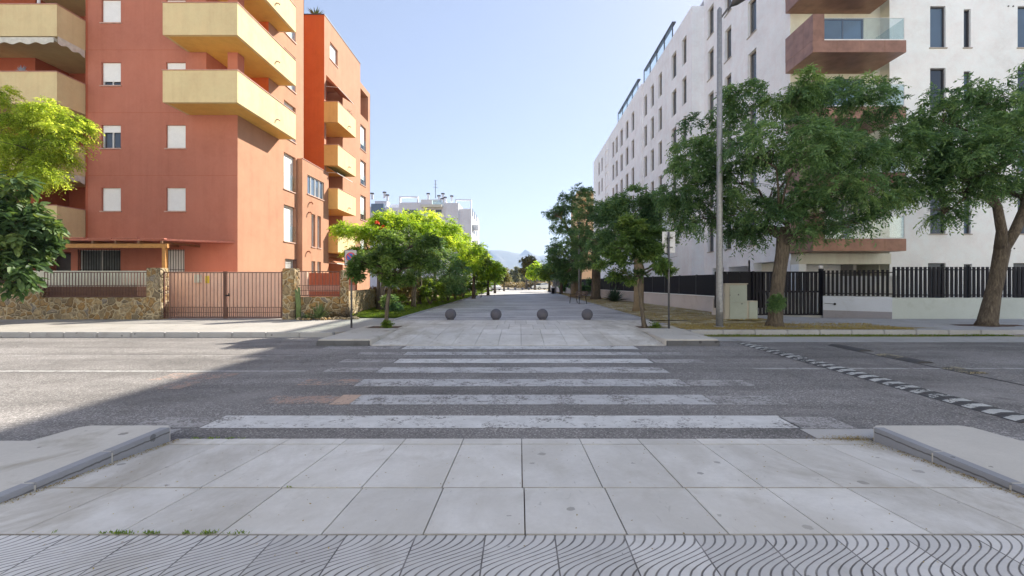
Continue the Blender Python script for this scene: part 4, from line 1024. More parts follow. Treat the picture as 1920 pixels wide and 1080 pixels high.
m = MB(); m.tube([(sx, 13.9, ZF), (sx, 13.9, Z(435, 13.9))], .032, 10); m.build('pole', 'steel_dark', SB, smooth=True)
m = MB(); m.box(sx - .19, sx + .23, 13.96, 13.975, Z(474, 13.9), Z(434, 13.9)); m.build('plate', 'sign_back', SB, bevel=.004)
m = MB()
for py in (446, 463.5): m.box(sx - .05, sx + .14, 13.93, 13.96, Z(py, 13.9) - .02, Z(py, 13.9) + .02)
m.build('bracket', 'steel_dark', SB)

# bollards
def bollard(x, y, label, r=.225):
    E = empty('ball_bollard', (x, y, ZF), label, 'bollard', 'dark concrete ball bollards across the promenade')
    m = MB(); m.ball((x, y, ZF + r * .93), r, 28, 18); m.build('ball', 'sphere', E, smooth=True)
    m = MB(); m.tube([(x, y, ZF - .02), (x, y, ZF + .028)], [.15, .13], 16); m.build('foot', 'sphere', E)
    return E
for px, l in ((845, 'leftmost dark ball bollard of the near row across the promenade'), (930, 'second dark ball bollard from the left in the near row'), (1017, 'third dark ball bollard from the left in the near row'), (1101, 'rightmost dark ball bollard of the near row, below the bench')):
    bollard(X(px, 17.25), 17.25, l)
for i, (px, py) in enumerate(((953, 543.3), (966, 543), (979.5, 542.8), (991.5, 542.8))):
    bollard(X(px, 88), 88, '%s dark ball bollard of the far row at the end of the promenade' % ['first', 'second', 'third', 'fourth'][i], .27)
bollard(X(997.5, 98), 98, 'lone dark ball bollard farthest away, right of the far row', .27)

# benches
def bench(loc, rz, label):
    E = empty('park_bench', (0, 0, 0), label, 'bench', 'timber park benches beside the promenade')
    for k in range(4):
        m = MB(); m.box(-.85, .85, -.2 + k * .115, -.2 + k * .115 + .09, .42, .45)
        if k == 0: sl_ = m
        else: sl_.v += [v for v in m.v]; sl_.f += [tuple(i + 8 * k for i in f) for f in m.f]
    sl_.build('seat', 'bench_wood', E)
    m = MB()
    for k in range(3): m.hexa([(-.85, .25 + k * .03, .55 + k * .12), (.85, .25 + k * .03, .55 + k * .12), (.85, .28 + k * .03, .55 + k * .12), (-.85, .28 + k * .03, .55 + k * .12), (-.85, .27 + k * .03, .64 + k * .12), (.85, .27 + k * .03, .64 + k * .12), (.85, .30 + k * .03, .64 + k * .12), (-.85, .30 + k * .03, .64 + k * .12)])
    m.build('backrest', 'bench_wood', E)
    for sx_ in (-.7, .7):
        m = MB(); m.tube([(sx_, -.2, .42), (sx_, -.24, .2), (sx_, -.26, 0)], .025, 6); m.build('leg', 'iron_black', E)
        m = MB(); m.tube([(sx_, .36, .9), (sx_, .24, .45), (sx_, .3, .2), (sx_, .34, 0)], .025, 6); m.build('leg', 'iron_black', E)
        m = MB(); m.tube([(sx_, -.22, .43), (sx_, .25, .43)], .02, 6); m.tube([(sx_, -.22, .43), (sx_, -.22, .64), (sx_, .28, .66)], .018, 6); m.build('armrest', 'iron_black', E)
    E.location = loc; E.rotation_euler.z = rz; return E
bench((X(1083, 30.5), 30.5, ZF), R(-70), 'dark timber bench on the right edge of the promenade behind the bollards')
bench((X(897, 43), 43, ZF), R(90), 'dark timber bench on the left edge of the promenade by the lawn')

# far thin lamp posts
for px, py0, Yl, l in ((1086, 420, 38, 'slim pale lamp post behind the bench on the right'), (1042, 460, 58, 'slim lamp post farther along the right side trees')):
    E = empty('street_lamp', (X(px, Yl), Yl, ZF), l, 'street lamp')
    m = MB(); m.tube([(X(px, Yl), Yl, ZF), (X(px, Yl), Yl, Z(py0, Yl))], [.09, .06], 8); m.build('pole', 'steel', E, smooth=True)
    m = MB(); m.tube([(X(px, Yl), Yl, Z(py0, Yl)), (X(px, Yl), Yl, Z(py0, Yl) + .12), (X(px, Yl), Yl, Z(py0, Yl) + .2)], [.12, .25, .05], 10); m.build('lamp_head', 'steel_dark', E)
# waste bin
E = empty('waste_bin', (X(1037, 58), 58, ZF), 'dark waste bin with white top on the right promenade edge far off', 'waste bin')
m = MB(); m.tube([(X(1037, 58), 58, ZF), (X(1037, 58), 58, ZF + .75)], [.22, .27], 10); m.build('body', 'iron_black', E)
m = MB(); m.tube([(X(1037, 58), 58, ZF + .75), (X(1037, 58), 58, ZF + .95)], [.28, .2], 10); m.build('lid', 'frame_white', E)

# cars far off
def car(loc, rz, label, mat='car_white', grp='white cars parked near the far end of the promenade', kz=1.0, rim='chrome'):
    E = empty('parked_car', (0, 0, 0), label, 'car', grp)
    prof = [(-2.05, .3), (-2.1, .62), (-1.95, .82), (-1.1, .92), (-.45, 1.36), (.9, 1.42), (1.65, .98), (2.0, .9), (2.08, .55), (2.0, .3)]
    prof = [(a_, b__ if b__ < .4 else .4 + (b__ - .4) * kz) for a_, b__ in prof]; zk = lambda q: .4 + (q - .4) * kz
    m = MB(); n = len(prof)
    for yy, k in ((-.85, 1.), (.85, 1.)):
        m.v += [(p[0], yy * (.86 if p[1] > .4 + .7 * kz else 1), p[1]) for p in prof]
    m.f.append(tuple(range(n))[::-1]); m.f.append(tuple(range(n, 2 * n)))
    for k in range(n): m.f.append((k, (k + 1) % n, n + (k + 1) % n, n + k))
    m.build('body', mat, E, bevel=.05)
    for s_ in (-1, 1):
        m = MB(); m.quad((-.98, s_ * .83, zk(.98)), (1.45, s_ * .83, zk(1.02)), (.88, s_ * .765, zk(1.34)), (-.42, s_ * .765, zk(1.30))); m.build('side_window', 'glass', E)
    m = MB(); m.quad((-1.12, -.72, zk(.955)), (-1.12, .72, zk(.955)), (-.50, .66, zk(1.35)), (-.50, -.66, zk(1.35))); m.build('windscreen', 'glass', E)
    for xw in (-1.3, 1.3):
        for s_ in (-1, 1):
            m = MB(); m.tube([(xw, s_ * .66, .32), (xw, s_ * .87, .32)], .32, 16); wo = m.build('wheel', 'rubber', E)
            m = MB(); m.tube([(xw, s_ * .86, .32), (xw, s_ * .885, .32)], .19, 12); m.build('rim', rim, wo)
    for s_ in (-1, 1):
        m = MB(); m.box(-2.11, -2.05, s_ * .62 - .15, s_ * .62 + .15, .6, .74); m.build('headlight', 'chrome', E)
    E.location = loc; E.rotation_euler.z = rz; return E
car((X(1016, 92), 92, ZF), R(35), 'small white car parked on the right at the far end of the promenade')
car((X(924, 84), 84, ZF), R(120), 'pale car glimpsed between the trees on the left at the far end')

# speed bumps
def bump(x0, y0, y1, label, yellow=False, skip=(), w_=.42):
    E = empty('speed_bump', (x0, (y0 + y1) / 2, 0), label, 'speed bump'); y = y0; k = 0; dark = MB(); lite = MB(); h = .035
    step = .25 if not yellow else .5
    def seg(M_, a, b, c=0):
        M_.hexa([(x0, a, .004), (x0 + w_, a, .004), (x0 + w_, b, .004), (x0, b, .004), (x0 + .12, a, h), (x0 + w_ - .12, a, h), (x0 + w_ - .12, b, h), (x0 + .12, b, h)])
    while y < y1:
        if not yellow:
            seg(dark, y, y + step - .006); lite = MB()
            m_ = [(x0 + .03, y + .05), (x0 + w_ - .03, y + .05), (x0 + w_ - .03, y + .17), (x0 + .03, y + .17)]
            zz = [.016, .016, .016, .016]
            lite.quad((x0 + .01, y + .05, .009), (x0 + .12, y + .05, h + .002), (x0 + .12, y + .18, h + .002), (x0 + .01, y + .18, .009))
            lite.quad((x0 + .12, y + .05, h + .002), (x0 + w_ - .12, y + .05, h + .002), (x0 + w_ - .12, y + .18, h + .002), (x0 + .12, y + .18, h + .002))
            lite.build('painted_mark', 'bump_white', E)
        elif k not in skip:
            b1 = MB(); seg(b1, y, y + step - .01); b1.build('rubber_segment', 'bump_black' if (k // 2) % 2 else 'bump_yellow', E)
        y += step; k += 1
    if yellow:
        for yy in range(6): b1 = MB(); b1.box(x0, x0 + .04, 5.2 + yy * .95, 5.2 + yy * .95 + .93, .001, .008); b1.build('edge_strip', 'bump_black', E)
    else: dark.build('rubber_body', 'bump_black', E)
bump(5.78, 5.0, 11.4, 'black rubber speed bump with white dashes across the road right of the crossing')
bump(7.95, 5.2, 10.9, 'broken yellow and black speed bump farther right across the road', True, (0, 1, 2, 3, 4, 6, 9))

# ================================================================ vegetation
def nrm(a): return a / np.maximum(np.linalg.norm(a, axis=-1, keepdims=True), 1e-9)
def np_mesh(name, V, faces_n, mat, parent, vals, origin):
    """V: (nfaces, k, 3) separate polygons of k corners"""
    nf, k = V.shape[:2]; me = bpy.data.meshes.new(name)
    me.vertices.add(nf * k); me.vertices.foreach_set('co', (V.reshape(-1, 3) - np.array(origin)).astype(np.float32).ravel())
    me.loops.add(nf * k); me.loops.foreach_set('vertex_index', np.arange(nf * k, dtype=np.int32))
    me.polygons.add(nf); me.polygons.foreach_set('loop_start', np.arange(0, nf * k, k, dtype=np.int32))
    me.update(calc_edges=True)
    A = me.attributes.new('v', 'FLOAT', 'FACE'); A.data.foreach_set('value', vals.astype(np.float32))
    me.materials.append(M[mat]); o = bpy.data.objects.new(name, me); col.objects.link(o)
    if parent is not None: o.parent = parent
    return o
def fronds(P, D, nl, flen, ll, lw, droop, rg, paired=True, broad=False):
    """P (n,3) start, D (n,3) dir -> leaflets polygons (n*nl, k, 3)"""
    n = len(P); s = (np.arange(nl) + .5) / nl; s = s[None, :, None]
    L = (flen * rg.uniform(.7, 1.25, n))[:, None, None]
    pos = P[:, None, :] + D[:, None, :] * s * L + np.array([0, 0, -1.]) * (droop * L) * s * s
    tang = nrm(D[:, None, :] + np.array([0, 0, -2.]) * droop * s)
    up = nrm(np.array([0, 0, 1.]) + rg.normal(0, .35, (n, 1, 3)))
    sd = nrm(np.cross(tang, np.broadcast_to(up, tang.shape)))
    sign = np.where(np.arange(nl) % 2 == 0, 1., -1.)[None, :, None]
    ld = nrm(sd * sign * .85 + tang * .65 + rg.normal(0, .28, (n, nl, 3)) + np.array([0, 0, -.25]))
    nm = nrm(up + rg.normal(0, .4, (n, nl, 3)))
    wd = nrm(np.cross(ld, nm)); sz = rg.uniform(.7, 1.2, (n, nl, 1)); a = pos; l = ll * sz; w_ = lw * sz * .5
    if not broad:
        V = np.stack([a, a + ld * l * .45 + wd * w_, a + ld * l, a + ld * l * .45 - wd * w_], axis=2); return V.reshape(-1, 4, 3), n * nl
    nu = np.cross(wd, ld); c = a + ld * l; dn = np.array([0, 0, -.12]) * l
    r1 = a + ld * l * .3 + wd * w_ + nu * w_ * .3; r2 = a + ld * l * .72 + wd * w_ * .8 + nu * w_ * .2 + dn * .5
    l1 = a + ld * l * .3 - wd * w_ + nu * w_ * .3; l2 = a + ld * l * .72 - wd * w_ * .8 + nu * w_ * .2 + dn * .5
    V = np.stack([np.stack([a, r1, r2, c + dn], 2), np.stack([a, c + dn, l2, l1], 2)], 2)
    return V.reshape(-1, 4, 3), n * nl * 2
def crown(name, lobes, mat, parent, origin, rg, dens=1., nf=4, nl=9, flen=.4, ll=.1, lw=.035, droop=.3, broad=False, shell=.55, flat=0.0, vb=0.0):
    Ps, Ds, Vv = [], [], []
    for (cx, cy, cz, rx, ry, rz, k) in lobes:
        # each lobe is itself built of smaller clumps so that the outline is uneven and light shows through
        ns = max(3, int(3.2 * (rx * ry * rz) ** .4 * 3)); c = rg.normal(0, 1, (ns, 3)); c = nrm(c) * rg.uniform(.25, 1., (ns, 1)) ** .6
        c[:, 2] = np.where(c[:, 2] < -.2, c[:, 2] * .55, c[:, 2])
        R_ = np.array([rx, ry, rz]); C_ = np.array([cx, cy, cz])
        for j in range(ns):
            cc = C_ + c[j] * R_ * .82; kk = max(3, int(k * dens / ns * rg.uniform(.6, 1.5)))
            r_ = rg.uniform(.26, .46) * (R_.mean()) * np.array([1, 1, .62 - .25 * flat])
            q = nrm(rg.normal(0, 1, (kk, 3))); q[:, 2] = np.where(q[:, 2] < 0, q[:, 2] * .6, q[:, 2]); p = cc + q * r_ * rg.uniform(shell, 1.05, (kk, 1))
            Ps.append(np.repeat(p, nf, 0)); out = nrm((p - C_) / R_) * .7 + q * .6
            d = nrm(np.repeat(out, nf, 0) + rg.normal(0, .65, (kk * nf, 3)) + np.array([0, 0, .1 - .2 * flat])); d[:, 2] *= (1 - .5 * flat)
            Ds.append(nrm(d)); Vv.append(np.full(kk * nf, rg.normal(0, .17)))
    P = np.concatenate(Ps); D = np.concatenate(Ds); vv = np.concatenate(Vv)
    V, nfc = fronds(P, D, nl, flen, ll, lw, droop, rg, broad=broad)
    per = nfc // len(P); val = np.clip(.45 + vb + np.repeat(vv + rg.normal(0, .10, len(P)), per) + np.repeat(rg.normal(0, .13, nfc // (2 if broad else 1)), 2 if broad else 1), 0, 1)
    return np_mesh(name, V, 4, mat, parent, val, origin)
def limb_mesh(parent, trunk, forks, lobes, rg, n=9, twigs=5, r0=.1, name='trunk', mat='bark'):
    m = MB(); m.tube([t[:3] for t in trunk], [t[3] for t in trunk], n + 3, wob=.07)
    nodes = [(Vector(f[:3]), f[3]) for f in forks]; base = nodes[0][0]
    for (cx, cy, cz, rx, ry, rz, k) in sorted(lobes, key=lambda L: (Vector(L[:3]) - base).length):
        tgt = Vector((cx, cy, cz - rz * .25))
        a, rr = min(nodes, key=lambda f: (f[0] - tgt).length * (1.0 + (0.6 if f[0].z > tgt.z - .2 else 0)) + (.0 if f[1] > .05 else 1.0))
        L_ = (tgt - a).length
        hgt = max(0., min(1., (tgt.z - a.z) / max(L_, .01) + .5)); q1 = a.lerp(tgt, .3) + Vector((rg.normal(0, .06), rg.normal(0, .06), .04 + .16 * hgt)) * L_ ; q2 = a.lerp(tgt, .65) + Vector((rg.normal(0, .05), rg.normal(0, .05), .04 + .10 * hgt)) * L_
        rs = [rr * .72, rr * .60, rr * .50, rr * .34]
        m.tube([a, q1, q2, tgt], rs, 8, wob=.08); nodes += [(q1, rs[1]), (q2, rs[2]), (tgt, rs[3])]
        for j in range(twigs):
            e = tgt + Vector((rg.normal(0, .5) * rx, rg.normal(0, .5) * ry, abs(rg.normal(.25, .35)) * rz)); h = q2.lerp(tgt, rg.uniform(.2, 1))
            t0 = min(rs[3] * .8, .03); m.tube([h, h.lerp(e, .5) + Vector((0, 0, .06)), e], [t0, t0 * .6, t0 * .25], 5)
    return m.build(name, mat, parent, smooth=True)
def tree(name, label, trunk, forks, lobes, mat, seed=1, group=None, bark='bark', twigs=5, **kw):
    rg = np.random.default_rng(seed); E = empty(name, trunk[0][:3], label, 'tree', group)
    limb_mesh(E, trunk, forks, lobes, rg, twigs=twigs, mat=bark)
    crown('crown', lobes, mat, E, trunk[0][:3], rg, **kw); return E

def PL(px, py, Y, rpx, rpy, ry, k):   # a lobe placed by where it stands: distance Y, radii in metres from pixels at that distance
    return (X(px, Y), Y, Z(py, Y), rpx * Y / F, ry, rpy * Y / F, k)

# big street tree by the gate
Y1 = 14.6; bx = X(1452, Y1)
tr1 = [(bx, Y1, .1, .36), (bx + .02, Y1, .35, .29), (bx + .05, Y1, 1.0, .255), (bx + .12, Y1 - .05, 1.9, .245), (bx + .2, Y1 - .1, 2.6, .25), (bx + .24, Y1 - .1, 3.1, .26), (bx + .2, Y1 - .1, 3.5, .16)]
tr1 = [(a, b, c, r * (.82 if c > .2 else .92)) for a, b, c, r in tr1]
lob1 = [PL(1480, 185, 14.20, 60, 42, 1.2, 190), PL(1400, 190, 15.58, 60, 50, 1.3, 190), PL(1560, 180, 14.80, 62, 42, 1.2, 190), PL(1640, 185, 14.50, 50, 42, 1.1, 150), PL(1330, 260, 15.66, 62, 50, 1.2, 170),
        PL(1290, 315, 15.50, 46, 46, 1.0, 130), PL(1265, 360, 15.58, 34, 34, .8, 70), PL(1420, 280, 13.60, 70, 56, 1.2, 210), PL(1510, 280, 13.30, 75, 60, 1.1, 240), PL(1600, 280, 13.80, 70, 56, 1.2, 210), PL(1670, 285, 14.40, 50, 55, 1.1, 150),
        PL(1350, 360, 15.26, 55, 50, 1.1, 150), PL(1440, 370, 15.80, 60, 40, 1.0, 120), PL(1560, 355, 13.80, 75, 50, 1.1, 200), PL(1640, 365, 14.20, 60, 42, 1.0, 140), PL(1290, 415, 15.58, 42, 36, .9, 80), PL(1410, 425, 15.42, 40, 32, .8, 80), PL(1590, 420, 14.10, 55, 26, .8, 90), PL(1500, 300, 16.60, 110, 70, 1.3, 260), PL(1600, 240, 16.4, 90, 60, 1.2, 200), PL(1450, 395, 14.0, 52, 32, .9, 120), PL(1530, 400, 13.9, 60, 30, .9, 130), PL(1320, 400, 15.5, 50, 40, 1.0, 130), PL(1285, 370, 15.6, 46, 40, .9, 110), PL(1375, 330, 15.3, 60, 50, 1.1, 170), PL(1300, 290, 15.6, 40, 40, .9, 90), PL(1490, 440, 14.0, 34, 16, .5, 50), PL(1390, 440, 15.2, 26, 18, .6, 36)]
tree('melia_tree' if False else 'street_tree', 'large spreading tree with thick fluted trunk between the lamp post and the slatted gate', tr1, [(bx + .24, Y1 - .1, 3.2, .26), (bx + .2, Y1 - .1, 2.9, .22)], lob1, 'leaf_melia', 3, 'big street trees on the right', nf=4, nl=13, flen=.42, ll=.135, lw=.045, droop=.55, dens=.47, twigs=7)
# epicormic shoots on its trunk
rg = np.random.default_rng(5)
SHO = empty('trunk_shoots', (bx, 14.3, .6), 'leafy dark green shoots sprouting low on the big tree trunk', 'plant')
crown('foliage', [(bx - .10, 14.22, .95, .36, .24, .50, 130)], 'leaf_melia', SHO, (bx, 14.3, .6), rg, nf=4, nl=8, flen=.16, ll=.07, lw=.028, droop=.4)
# right-hand tree with forked trunk
Y2 = 14.9; b2 = X(1852, Y2)
tr2 = [(b2 - .02, Y2, .08, .40), (b2, Y2, .3, .30), (b2 + .18, Y2, 1.2, .24), (b2 + .38, Y2, 2.1, .23), (b2 + .50, Y2, 2.75, .24), (b2 + .52, Y2, 3.0, .2)]
fk2a = [(b2 + .45, Y2, 2.8, .2), (b2 + .38, Y2 - .1, 3.4, .16), (b2 + .12, Y2 - .2, 4.2, .14), (b2 - .2, Y2 - .2, 4.8, .12)]
fk2b = [(b2 + .55, Y2, 2.8, .2), (b2 + .95, Y2, 3.4, .17), (b2 + 1.3, Y2, 4.2, .16), (b2 + 1.5, Y2, 5.2, .13)]
tr2 = [(a, b, c, r * .88) for a, b, c, r in tr2]; fk2a = [(a, b, c, r * .88) for a, b, c, r in fk2a]; fk2b = [(a, b, c, r * .88) for a, b, c, r in fk2b]
lob2 = [PL(1760, 215, 14.6, 60, 42, 1.2, 180), PL(1830, 190, 15.0, 65, 42, 1.3, 190), PL(1905, 200, 14.6, 60, 48, 1.2, 190), PL(1975, 215, 15, 60, 50, 1.3, 120), PL(1740, 285, 14.2, 62, 50, 1.2, 190), PL(1820, 285, 13.7, 70, 55, 1.2, 230), PL(1900, 290, 13.8, 65, 55, 1.2, 210),
        PL(1725, 345, 14.6, 50, 40, 1.1, 140), PL(1800, 355, 14.4, 60, 34, 1.1, 150), PL(1880, 350, 15.6, 60, 34, 1.1, 130), PL(1770, 395, 14.4, 30, 26, .7, 50), PL(1850, 260, 16.4, 100, 60, 1.2, 230), PL(1810, 330, 13.9, 60, 34, 1.0, 130), PL(1890, 240, 13.8, 60, 40, 1.0, 150), PL(1740, 250, 16, 60, 60, 1.2, 150)]
E = tree('street_tree', 'large tree with leaning forked trunk at the right edge before the slat fence', tr2, [fk2a[3], fk2b[3], fk2a[2], fk2b[2]], lob2, 'leaf_melia', 8, 'big street trees on the right', nf=4, nl=13, flen=.42, ll=.135, lw=.045, droop=.55, dens=.47, twigs=7)
m = MB(); m.tube([p[:3] for p in fk2a], [p[3] for p in fk2a], 10, wob=.06); m.build('limb', 'bark', E, smooth=True)
m = MB(); m.tube([p[:3] for p in fk2b], [p[3] for p in fk2b], 10, wob=.06); m.build('limb', 'bark', E, smooth=True)
# sprig hanging into the frame at far right
E = empty('street_tree', (9.5, 6.6, .15), 'tree outside the right edge whose dark leafy twig hangs into the top right corner', 'tree')
m = MB(); m.tube([(9.9, 7.0, .15), (9.9, 7, 3), (9.3, 7.0, 5.0), (8.6, 7.0, 5.05), (8.2, 7.0, 5.0)], [.15, .12, .07, .03, .01], 8); m.build('trunk', 'bark', E, smooth=True)
crown('crown', [(8.35, 7.0, 5.1, .25, .3, .16, 9), (9.0, 7.0, 5.4, .4, .5, .3, 40), (8.3, 7., 4.72, .16, .2, .1, 6)], 'leaf_melia', E, (9.5, 6.6, .15), rg, nf=3, nl=9, flen=.26, ll=.08, lw=.03, droop=.6)

# small citrus trees in the pits
def citrus(name, label, px, Y, trunk, lobes, seed):
    return tree(name, label, trunk, [trunk[-1]], lobes, 'leaf_citrus', seed, 'small round trees in the pits', nf=4, nl=9, flen=.17, ll=.115, lw=.042, droop=.15, twigs=6, shell=.3, dens=1.15)
xl = X(726, 14.3)
citrus('citrus_tree', 'small dark green tree in the left pit beside the no parking sign', 726, 14.3, [(xl - .02, 14.3, .1, .10), (xl - .03, 14.3, .3, .065), (xl + .0, 14.3, .9, .06), (xl + .10, 14.3, 1.5, .065), (xl + .18, 14.3, 1.75, .06)],
       [PL(700, 505, 14.2, 50, 30, .75, 110), PL(750, 480, 14.2, 55, 42, .9, 150), PL(690, 478, 14.5, 38, 26, .6, 60), PL(775, 450, 14.4, 45, 30, .7, 90), PL(800, 490, 14.5, 40, 38, .7, 80), PL(662, 512, 13.85, 24, 20, .3, 45), PL(675, 492, 13.8, 14, 10, .2, 20), PL(745, 445, 14.6, 36, 24, .6, 60), PL(750, 525, 14.5, 45, 20, .6, 60)], 21)
xr = X(1208, 14.3)
citrus('citrus_tree', 'small dark green tree leaning in the right pit beside the sign back', 1205, 14.3, [(xr + .02, 14.3, .1, .11), (xr - .02, 14.3, .3, .075), (xr - .10, 14.3, .9, .06), (xr - .16, 14.3, 1.5, .055), (xr - .10, 14.3, 1.85, .05)],
       [PL(1190, 460, 14.2, 55, 45, .9, 150), PL(1150, 500, 14.2, 42, 28, .7, 80), PL(1225, 490, 14.1, 48, 34, .8, 110), PL(1200, 420, 14.4, 38, 26, .7, 70), PL(1240, 455, 14.5, 30, 28, .6, 50), PL(1255, 500, 14.3, 18, 20, .4, 30), PL(1180, 520, 14.3, 45, 16, .6, 50), PL(1165, 465, 14.5, 30, 30, .6, 50)], 22)
for i, (x_, lab) in enumerate(((xl, 'green weeds around the foot of the small left tree'), (xr, 'sparse weeds around the foot of the small right tree'))):
    W_ = empty('weed_clump', (x_, 14.25, ZF), lab, 'weeds')
    crown('foliage', [(x_ + (.0 if i == 0 else .3), 14.2, .22, .22 if i == 0 else .35, .15, .12, 24)], 'leaf_mid', W_, (x_, 14.25, ZF), rg, nf=3, nl=6, flen=.14, ll=.09, lw=.03, droop=.2)

# left edge: glossy dark big-leaved tree, and light green feathery tree behind
tree('rubber_tree', 'dark glossy broad leaved tree at the left edge overhanging the stone wall', [(-17.6, 13.9, .1, .16), (-17.6, 13.9, 1, .13), (-17.3, 13.9, 2.2, .12)], [(-17.3, 13.9, 2.3, .12)],
     [PL(10, 350, 13.2, 45, 40, .8, 70), PL(0, 420, 12.8, 65, 60, .8, 130), PL(55, 440, 13.2, 42, 52, .7, 90), PL(80, 480, 13.5, 30, 34, .6, 40), PL(30, 500, 13, 55, 34, .7, 80), PL(-60, 400, 13.6, 90, 90, .9, 120), PL(48, 395, 13.5, 28, 30, .6, 35), PL(5, 525, 13, 30, 16, .4, 18), PL(40, 532, 13.2, 18, 14, .35, 10)],
     'leaf_ficus', 31, broad=True, nf=2, nl=4, flen=.28, ll=.27, lw=.13, droop=.3, twigs=4)
tree('feathery_tree', 'sunlit light green feathery tree at the top left before the balconies', [(-19.2, 15.6, .1, .2), (-19.2, 15.6, 2.5, .16), (-18.9, 15.6, 4, .13)], [(-18.9, 15.6, 4.1, .13)],
     [PL(30, 215, 15.5, 55, 32, 1., 130), PL(100, 215, 15.3, 45, 28, .9, 100), PL(70, 275, 15.2, 65, 38, 1., 170), PL(125, 265, 15.4, 35, 38, .8, 80), PL(0, 260, 15.4, 70, 50, 1., 150), PL(95, 325, 15.3, 45, 22, .8, 80), PL(-60, 240, 15.5, 80, 70, 1.2, 120), PL(30, 315, 15.5, 55, 22, .8, 70), PL(148, 235, 15.4, 16, 22, .4, 22), PL(10, 180, 15.5, 25, 14, .5, 30)],
     'leaf_light', 32, nf=4, nl=14, flen=.42, ll=.10, lw=.035, droop=.5, flat=.5, twigs=4)

# flame trees over the lawn
FG = 'trees over the lawn on the left of the promenade'
def flame(label, px, pyb, lobes, seed, th=3.2, mat='leaf_flame', **kw):
    Yb = (H - ZF) * F / (pyb - CY); x = X(px, Yb)
    t_ = [(x, Yb, .1, .2), (x, Yb, .4, .14), (x + .06, Yb, 1.6, .12), (x - .05, Yb, th, .12)]
    k = dict(nf=4, nl=12, flen=.5, ll=.16, lw=.05, droop=.3, flat=1., twigs=4, dens=.72); k.update(kw)
    return tree('flame_tree' if mat == 'leaf_flame' else 'lawn_tree', label, t_, [t_[-1]], lobes, mat, seed, FG, **k)
flame('bright green umbrella shaped flame tree nearest the street, over the stone wall', 716, 583,
      [PL(665, 432, 22.5, 38, 10, 1.0, 90), PL(700, 440, 22.6, 40, 14, 1., 110), PL(740, 420, 23.5, 48, 16, 1.2, 150), PL(720, 465, 22.8, 40, 16, .9, 70), PL(676, 470, 22.5, 30, 12, .7, 45), PL(780, 425, 24, 40, 16, 1.1, 110)], 41)
flame('bright green flame tree with a wide flat crown, tallest over the lawn', 786, 572,
      [PL(740, 408, 27, 48, 14, 1.4, 150), PL(790, 415, 27.5, 52, 18, 1.5, 180), PL(830, 435, 28, 48, 18, 1.4, 160), PL(800, 450, 27, 55, 20, 1.4, 160), PL(850, 455, 29, 38, 18, 1.2, 110), PL(760, 440, 26.5, 45, 18, 1.3, 120)], 42)
flame('bright green flame tree behind the tallest one, spreading toward the promenade', 815, 565,
      [PL(850, 440, 33, 40, 16, 1.6, 140), PL(880, 465, 34, 34, 18, 1.4, 120), PL(840, 480, 33, 45, 20, 1.5, 130), PL(895, 485, 35, 22, 14, 1.1, 60), PL(870, 500, 33, 36, 16, 1.3, 90)], 43)
flame('dark leafy round tree in front of the bright canopy', 775, 577, [PL(800, 470, 25, 42, 34, 1.1, 150), PL(830, 500, 26, 40, 34, 1.1, 130), PL(780, 500, 25, 38, 30, 1., 100), PL(850, 525, 27, 30, 20, .9, 60)], 44, 2.4, 'leaf_melia', flat=.0, ll=.13, lw=.05)
for i, (px, py, Yt, lab, mt) in enumerate(((888, 470, 40, 'mid green tree beside the left bench', 'leaf_mid'), (915, 490, 50, 'loose green tree past the left bench', 'leaf_flame'), (928, 497, 60, 'dark small leaved tree farther along the lawn', 'leaf_mid'), (945, 508, 76, 'round dark tree near the far left end of the promenade', 'leaf_olive'))):
    x = X(px, Yt); zt = Z(py, Yt); k_ = Yt / F; w_ = [40, 32, 22, 14][i] * k_
    E = tree('lawn_tree', lab, [(x, Yt, .1, .2), (x, Yt, 1.2, .13), (x + .05, Yt, zt * .55, .12)], [(x + .05, Yt, zt * .55, .12)],
             [(x, Yt, zt - .2, w_ * .6, 1.3, .9, 110), (x - w_ * .4, Yt - .3, zt - 1., w_ * .5, 1.2, .9, 100), (x + w_ * .4, Yt - .2, zt - 1.1, w_ * .5, 1.2, .8, 90), (x, Yt - .6, zt - 1.7, w_ * .7, 1.2, .7, 110)], mt, 50 + i, FG, nf=4, nl=8, flen=.4, ll=.2, lw=.09, droop=.3, twigs=3)
